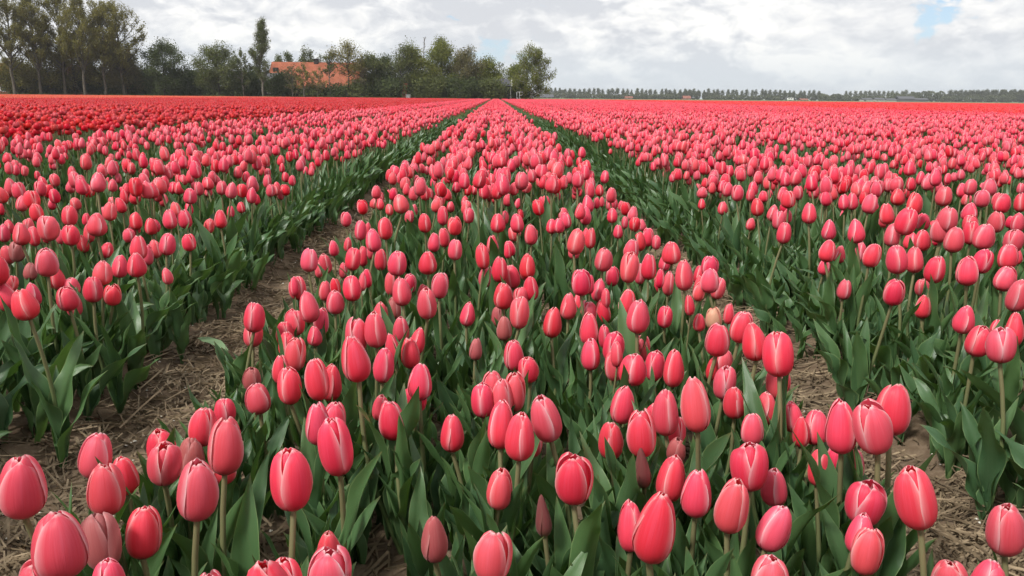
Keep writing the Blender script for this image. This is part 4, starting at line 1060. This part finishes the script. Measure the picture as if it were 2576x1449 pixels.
# the dark lean-to at its left end
e0 = at(655, 240, 176)[0]; e1 = at(722, 240, 176)[0]
ex = empty('farm_shed', ((e0 + e1) / 2, 176, 0)); tag(ex, 'dark brown wooden shed with a white framed window, left of the orange roof', 'shed')
hw_ = (e1 - e0) / 2; zt = at(690, 205, 176)[2]
bx('wall', simple('brown_boards', (.040, .026, .022), (.06, .04, .034), 2, .8, .2), ex, -hw_, hw_, 0, 5, 0, zt)
gable_roof('roof', M_slate, ex, -hw_, hw_, 0, 5, zt, zt + 1.6, over=.25)
window(ex, at(679, 230, 176)[0] - (e0 + e1) / 2, at(679, 235, 176)[2], 1.25, 1.15, 0)
window(ex, at(676, 212, 176)[0] - (e0 + e1) / 2, zt - .95, 1.1, .7, 0, M_shedw)

# brick house glimpsed behind the poplars
YH = 186.0; h0 = at(140, 200, YH)[0]; h1 = at(215, 200, YH)[0]
ho = empty('brick_house', ((h0 + h1) / 2, YH, 0)); tag(ho, 'red brick house with white window frames glimpsed behind the tall poplars', 'house')
hw_ = (h1 - h0) / 2; ze = at(170, 205, YH)[2]; zr = at(170, 165, YH)[2]
bx('wall', M_brickw, ho, -hw_, hw_, 0, 8, 0, ze)
gable_roof('roof', M_orooft, ho, -hw_, hw_, 0, 8, ze, zr, over=.3)
for dx in (-2.0, .3, 2.2): window(ho, dx, ze - 1.7, 1.1, 1.3, 0)
YH2 = 184.0; h0 = at(-60, 200, YH2)[0]; h1 = at(24, 200, YH2)[0]
ho = empty('brick_house', ((h0 + h1) / 2, YH2, 0)); tag(ho, 'orange roofed house half out of the picture behind the first poplar', 'house')
hw_ = (h1 - h0) / 2; ze = at(10, 190, YH2)[2]; zr = at(10, 160, YH2)[2]
bx('wall', M_brickw, ho, -hw_, hw_, 0, 8, 0, ze); gable_roof('roof', M_orooft, ho, -hw_, hw_, 0, 8, ze, zr, over=.3)
window(ho, hw_ - 1.6, 1.0, 1.2, 1.4, 0)

# small dark shed at the end of the rows
YS = 172.0; s0 = at(1240, 215, YS)[0]; s1 = at(1284.5, 215, YS)[0]
sh_ = empty('field_shed', ((s0 + s1) / 2, YS, 0)); tag(sh_, 'small dark shed with grey roof and white gable edge at the end of the rows', 'shed')
hw_ = (s1 - s0) / 2; ze = at(1270, 216, YS)[2]; zr = at(1270, 199, YS + 2)[2]
bx('wall', M_shedw, sh_, -hw_ + .15, hw_ - .15, 0, 4, 0, ze + .1)
gable_roof('roof', M_slate, sh_, -hw_, hw_, 0, 4, ze, zr, over=.1, th=.1)
q = MB(); q.add([(hw_ + .11, -.12, ze - .05), (hw_ + .35, -.12, ze - .05), (hw_ + .35, 2, zr + .12), (hw_ + .11, 2, zr + .12), (hw_ + .11, -.12, ze + .12), (hw_ + .35, -.12, ze + .12), (hw_ + .35, 2, zr + .3), (hw_ + .11, 2, zr + .3)], [(0, 3, 2, 1), (4, 5, 6, 7), (0, 1, 5, 4), (1, 2, 6, 5), (2, 3, 7, 6), (3, 0, 4, 7)])
obj('bargeboard', q.build('bargeboard', M_white, smooth=False), sh_)
q = MB(); q.tube([(hw_ + .05, -.08, 0), (hw_ + .05, -.08, ze - .15)], .06, 5); obj('downpipe', q.build('downpipe', M_pale), sh_)
# tubular frame beside it
YF = 169.0; f0 = at(1300, 245, YF)[0]
fr = empty('tube_frame', (f0, YF, 0)); tag(fr, 'pale metal tube frame with bent handle standing at the field edge', 'frame')
zt = at(1303, 231.5, YF)[2]
for nm, P in (('upright', [(0, 0, 0), (0, 0, zt)]), ('upright', [(.52, 0, 0), (.52, 0, zt)]), ('top_rail', [(0, 0, zt), (1.1, 0, zt), (1.2, 0, zt - .15), (1.15, 0, zt - .5), (.95, 0, zt - .62), (.52, 0, zt - .66)]),
              ('brace', [(.06, .02, .75), (.42, .02, .05)]), ('brace', [(.58, .02, .72), (1.05, .02, 0)])):
    q = MB(); q.tube(P, .05, 6, cap=True); obj(nm, q.build(nm, M_metal), fr)
# brick pillar and grey box under the clump
pk = at(1018, 245, 172)[0]
pi_ = empty('brick_pillar', (pk, 172, 0)); tag(pi_, 'orange brick chimney stub half hidden under the pale loose tree', 'pillar')
q = MB(); q.box(-.45, .45, -.4, .4, 0, 2.2); q.box(-.15, .55, -.3, .3, 2.2, 3.1); obj('shaft', q.build('shaft', M_brickw, smooth=False), pi_)
q = MB(); q.box(-.2, .65, -.38, .38, 3.1, 3.3); obj('cap', q.build('cap', M_orooft, smooth=False), pi_)
pk = at(1027, 245, 171)[0]
gb = empty('meter_box', (pk, 171, 0)); tag(gb, 'grey metal box standing beside the brick stub', 'box')
bx('cabinet', M_pale, gb, -.45, .45, -.3, .3, 0, 1.05); bx('lid', M_metal, gb, -.5, .5, -.35, .35, 1.05, 1.13); bx('door', M_metal, gb, -.38, .38, -.335, -.305, .1, .95)
# rough grass strip where the tulips end
rs = np.random.RandomState(9); ng_ = 26000
gx = rs.uniform(-118, 8, ng_); gy = rs.uniform(167.5, 172.5, ng_)
gh = rs.uniform(.15, .55, ng_) * (.5 + 1.3 * vnoise(gx * .35, gy * .35))
C = np.stack([gx, gy, np.zeros(ng_)], 1); ph_ = rs.uniform(0, 6.3, ng_); o_ = np.stack([np.cos(ph_), np.sin(ph_), np.zeros(ng_)], 1) * .05
tipv = C + np.stack([rs.normal(0, .1, ng_), rs.normal(0, .1, ng_), gh], 1)
V = np.stack([C - o_, C + o_, tipv], 1).reshape(-1, 3); A = np.zeros((3 * ng_, 3)); A[:, 2] = np.repeat(rs.rand(ng_), 3)
tag(obj('verge_grass', mesh('verge_grass', V, np.arange(3 * ng_).reshape(-1, 3), foliage_mat('verge_grass', (.085, .115, .035), (.20, .20, .08)), {'uvp': A}, smooth=False)), 'rough grass along the far edge of the tulips', 'grass', None, 'stuff')

# ------------------------------------------------------------------ the far side on the right: road poplars, farms, woods
FARY = 900.0
variants = [tree_meshes(500 + i, 13.5, 6.0, .30, 'egg', 900, .75, .14, up=1.1, nb=26, fol='grey', tw=.04, clump=1.0) for i in range(6)]
rs = np.random.RandomState(15)
def far_poplar(px, ty, Y=FARY, wf=1.0):
    h = at(px, ty, Y)[2]; x = at(px, 246, Y)[0]
    a, b = variants[rs.randint(6)]
    rt = empty('roadside_poplar', (x, Y, 0), rs.uniform(0, 6.3)); s_ = h / 13.5
    rt.scale = (s_ * wf, s_ * wf, s_)
    obj('trunk', a, rt); obj('crown', b, rt)
    return rt
far_l = [('NTH small poplar from the birch in the even row along the far road', 'poplars of the even far row', [(1361 + 12.02 * i + rs.normal(0, 1.1), 223 + .0075 * i * 12 + rs.normal(0, .9)) for i in range(59)]),
         ('NTH faint small poplar from the left above the far farm sheds', 'faint poplars above the far sheds', [(2128 + 11.6 * i, 230 + rs.normal(0, 1)) for i in range(14)]),
         ('NTH bushy poplar from the left in the group on the far right horizon', 'bushy poplars at the far right', [(2391 + 11.5 * i, 228 + rs.normal(0, 1.0)) for i in range(17)])]
for lb, gr, lst in far_l:
    for k_, (px, ty) in enumerate(lst):
        tag(far_poplar(px, ty, FARY if 'faint' not in lb else 1050, (1.0 if 'bushy' not in lb else 1.35) * rs.uniform(.85, 1.25)), lb.replace('NTH', nth(k_ + 1)), 'tree', gr)

def clump_mesh(seed, w_, h_, d_, n, size):
    rs_ = np.random.RandomState(seed)
    nb_ = max(3, int(w_ / 4)); cx_ = np.linspace(-w_ / 2, w_ / 2, nb_) + rs_.normal(0, 1, nb_); hh = h_ * rs_.uniform(.6, 1.0, nb_); rr = rs_.uniform(2.2, 4.5, nb_)
    k = rs_.randint(nb_, size=n); v = rs_.normal(size=(n, 3)); v /= np.linalg.norm(v, axis=1)[:, None]; v *= rs_.uniform(.55, 1, n)[:, None] ** .5
    C = np.stack([cx_[k] + v[:, 0] * rr[k], v[:, 1] * d_ / 2, hh[k] / 2 + v[:, 2] * hh[k] / 2], 1)
    return leaf_quads(rs_, C, size, rs_.rand(nb_)[k] * .6 + rs_.rand(n) * .4)
WV, WF, WA, wn = [], [], [], 0
def wood(px0, px1, ty, n, Y, seed):
    global wn
    x0 = at(px0, 246, Y)[0]; x1 = at(px1, 246, Y)[0]; h = at((px0 + px1) / 2, ty, Y)[2]
    V, F, A = clump_mesh(seed, x1 - x0, h, 14, n, 1.35)
    WV.append(V + ((x0 + x1) / 2, Y, 0)); WF.append(F + wn); WA.append(A); wn += len(V)
for i, (a, b, ty, n) in enumerate([(1352, 1440, 230, 3400), (1400, 1432, 225, 1200), (1440, 1700, 235, 7200), (1455, 1475, 229, 700), (1520, 1690, 234, 5000), (1680, 1800, 226, 5600), (1790, 1950, 237, 5200), (1930, 2130, 233, 7200), (2070, 2130, 235, 2000), (2110, 2260, 238, 5000), (2240, 2300, 233, 2400), (2290, 2380, 226, 4600), (2375, 2540, 236, 5600), (2520, 2620, 223, 5000), (2600, 2760, 230, 5000)]):
    wood(a, b, ty, n, FARY + 12 if i % 2 else FARY - 8, 700 + i)
tag(obj('distant_wood', mesh('distant_wood', np.concatenate(WV), np.concatenate(WF), FOL['grey'], {'uvp': np.concatenate(WA)}, smooth=False)), 'low dark band of far woods and hedges under the road poplars', 'wood', None, 'stuff')

def far_house(name, label, px0, px1, eave, ridge, Y, wall, roofm, cat='house', win=0, door=False, hip=0.0):
    x0 = at(px0, 246, Y)[0]; x1 = at(px1, 246, Y)[0]; ze = at((px0 + px1) / 2, eave, Y)[2]; zr = at((px0 + px1) / 2, ridge, Y)[2]
    rt = empty(name, ((x0 + x1) / 2, Y, 0)); hw = (x1 - x0) / 2
    bx('wall', wall, rt, -hw, hw, 0, 9, 0, ze); gable_roof('roof', roofm, rt, -hw, hw, 0, 9, ze, zr, over=.4, hip0=hip, hip1=hip, th=.25)
    for k in range(win):
        x = -hw + (k + .5) * 2 * hw / win; window(rt, x, ze * .35, 1.5, ze * .4, 0, M_white)
    if door: bx('door', M_slate, rt, -hw * .8, -hw * .35, -.1, -.02, 0, ze * .8)
    return tag(rt, label, cat)
far_house('farmhouse', 'low grey farmhouse at the far field edge just right of the birch', 1360, 1392, 244.5, 238, 860, M_shedw, M_slate, win=3)
far_house('farmhouse', 'tiny red roofed farmhouse under the far poplars, left one of three', 1574, 1592, 246.5, 243, 870, M_brickw, M_fred, win=2)
far_house('farmhouse', 'tiny red gabled farmhouse beside the dark far wood', 1720, 1738, 248, 241.5, 870, M_brickw, M_fred, win=2)
far_house('farmhouse', 'small far house with a broad red roof left of the farm sheds', 2016, 2034, 252, 248.5, 870, M_brickw, M_fred, win=2)
far_house('farm_hall', 'dark far shed with a pale front, leftmost of the three', 2172, 2196, 250.8, 247, 850, M_pale, M_slate, 'shed', win=0, door=True)
far_house('farm_hall', 'dark far shed with a pale windowed front, middle of the three', 2204, 2226, 250.8, 246.5, 850, M_pale, M_slate, 'shed', win=3)
far_house('farm_hall', 'low far shed with a long pale front, rightmost of the three', 2232, 2256, 251.8, 248, 850, M_pale, M_slate, 'shed')
far_house('farm_hall', 'large dark far hall with a sloping grey roof', 2262, 2302, 249, 243, 850, M_slate, M_slate, 'hall', door=True)
far_house('farm_hall', 'long low dark far hall right of the large grey one', 2303, 2336, 251, 247.5, 850, M_slate, M_slate, 'hall', door=True)
# caravan
cxp = at(1989, 252, 820); cv = empty('caravan', (cxp[0], 820, 0)); tag(cv, 'white caravan parked at the far edge of the red strip', 'caravan')
q = MB(); prof = [(-2.9, .5), (-3.0, 1.5), (-2.6, 2.6), (2.5, 2.7), (3.0, 1.6), (2.9, .5)]
V = [(x, y, z) for y in (0, 2.2) for x, z in prof]; q.add(V, [tuple(range(6)), tuple(range(11, 5, -1))] + [(i, i + 6, (i + 1) % 6 + 6, (i + 1) % 6) for i in range(6)])
obj('body', q.build('body', M_white, smooth=False), cv)
for x in (-1.5, .8): bx('window', M_glass, cv, x - .6, x + .6, -.04, -.01, 1.4, 2.1)
for y in (.1, 2.1):
    q = MB(); q.tube([(0, y - .1, .38), (0, y + .1, .38)], .38, 12, cap=True); obj('wheel', q.build('wheel', M_darkwall), cv)

# ------------------------------------------------------------------ the air: far things fade a little
hz = MB(); hz.box(-2900, 2900, -320, 4100, -1.0, 26.0)
M_air = bpy.data.materials.new('haze'); M_air.use_nodes = True
at_ = M_air.node_tree
for n in list(at_.nodes): at_.nodes.remove(n)
o_ = at_.nodes.new('ShaderNodeOutputMaterial'); v_ = at_.nodes.new('ShaderNodeVolumePrincipled')
v_.inputs['Color'].default_value = (.92, .95, 1.0, 1); v_.inputs['Density'].default_value = .00020; v_.inputs['Anisotropy'].default_value = .2
at_.links.new(v_.outputs[0], o_.inputs['Volume'])
tag(obj('haze', hz.build('haze', M_air, smooth=False)), 'thin pale haze in the air over the fields', 'haze', None, 'stuff')
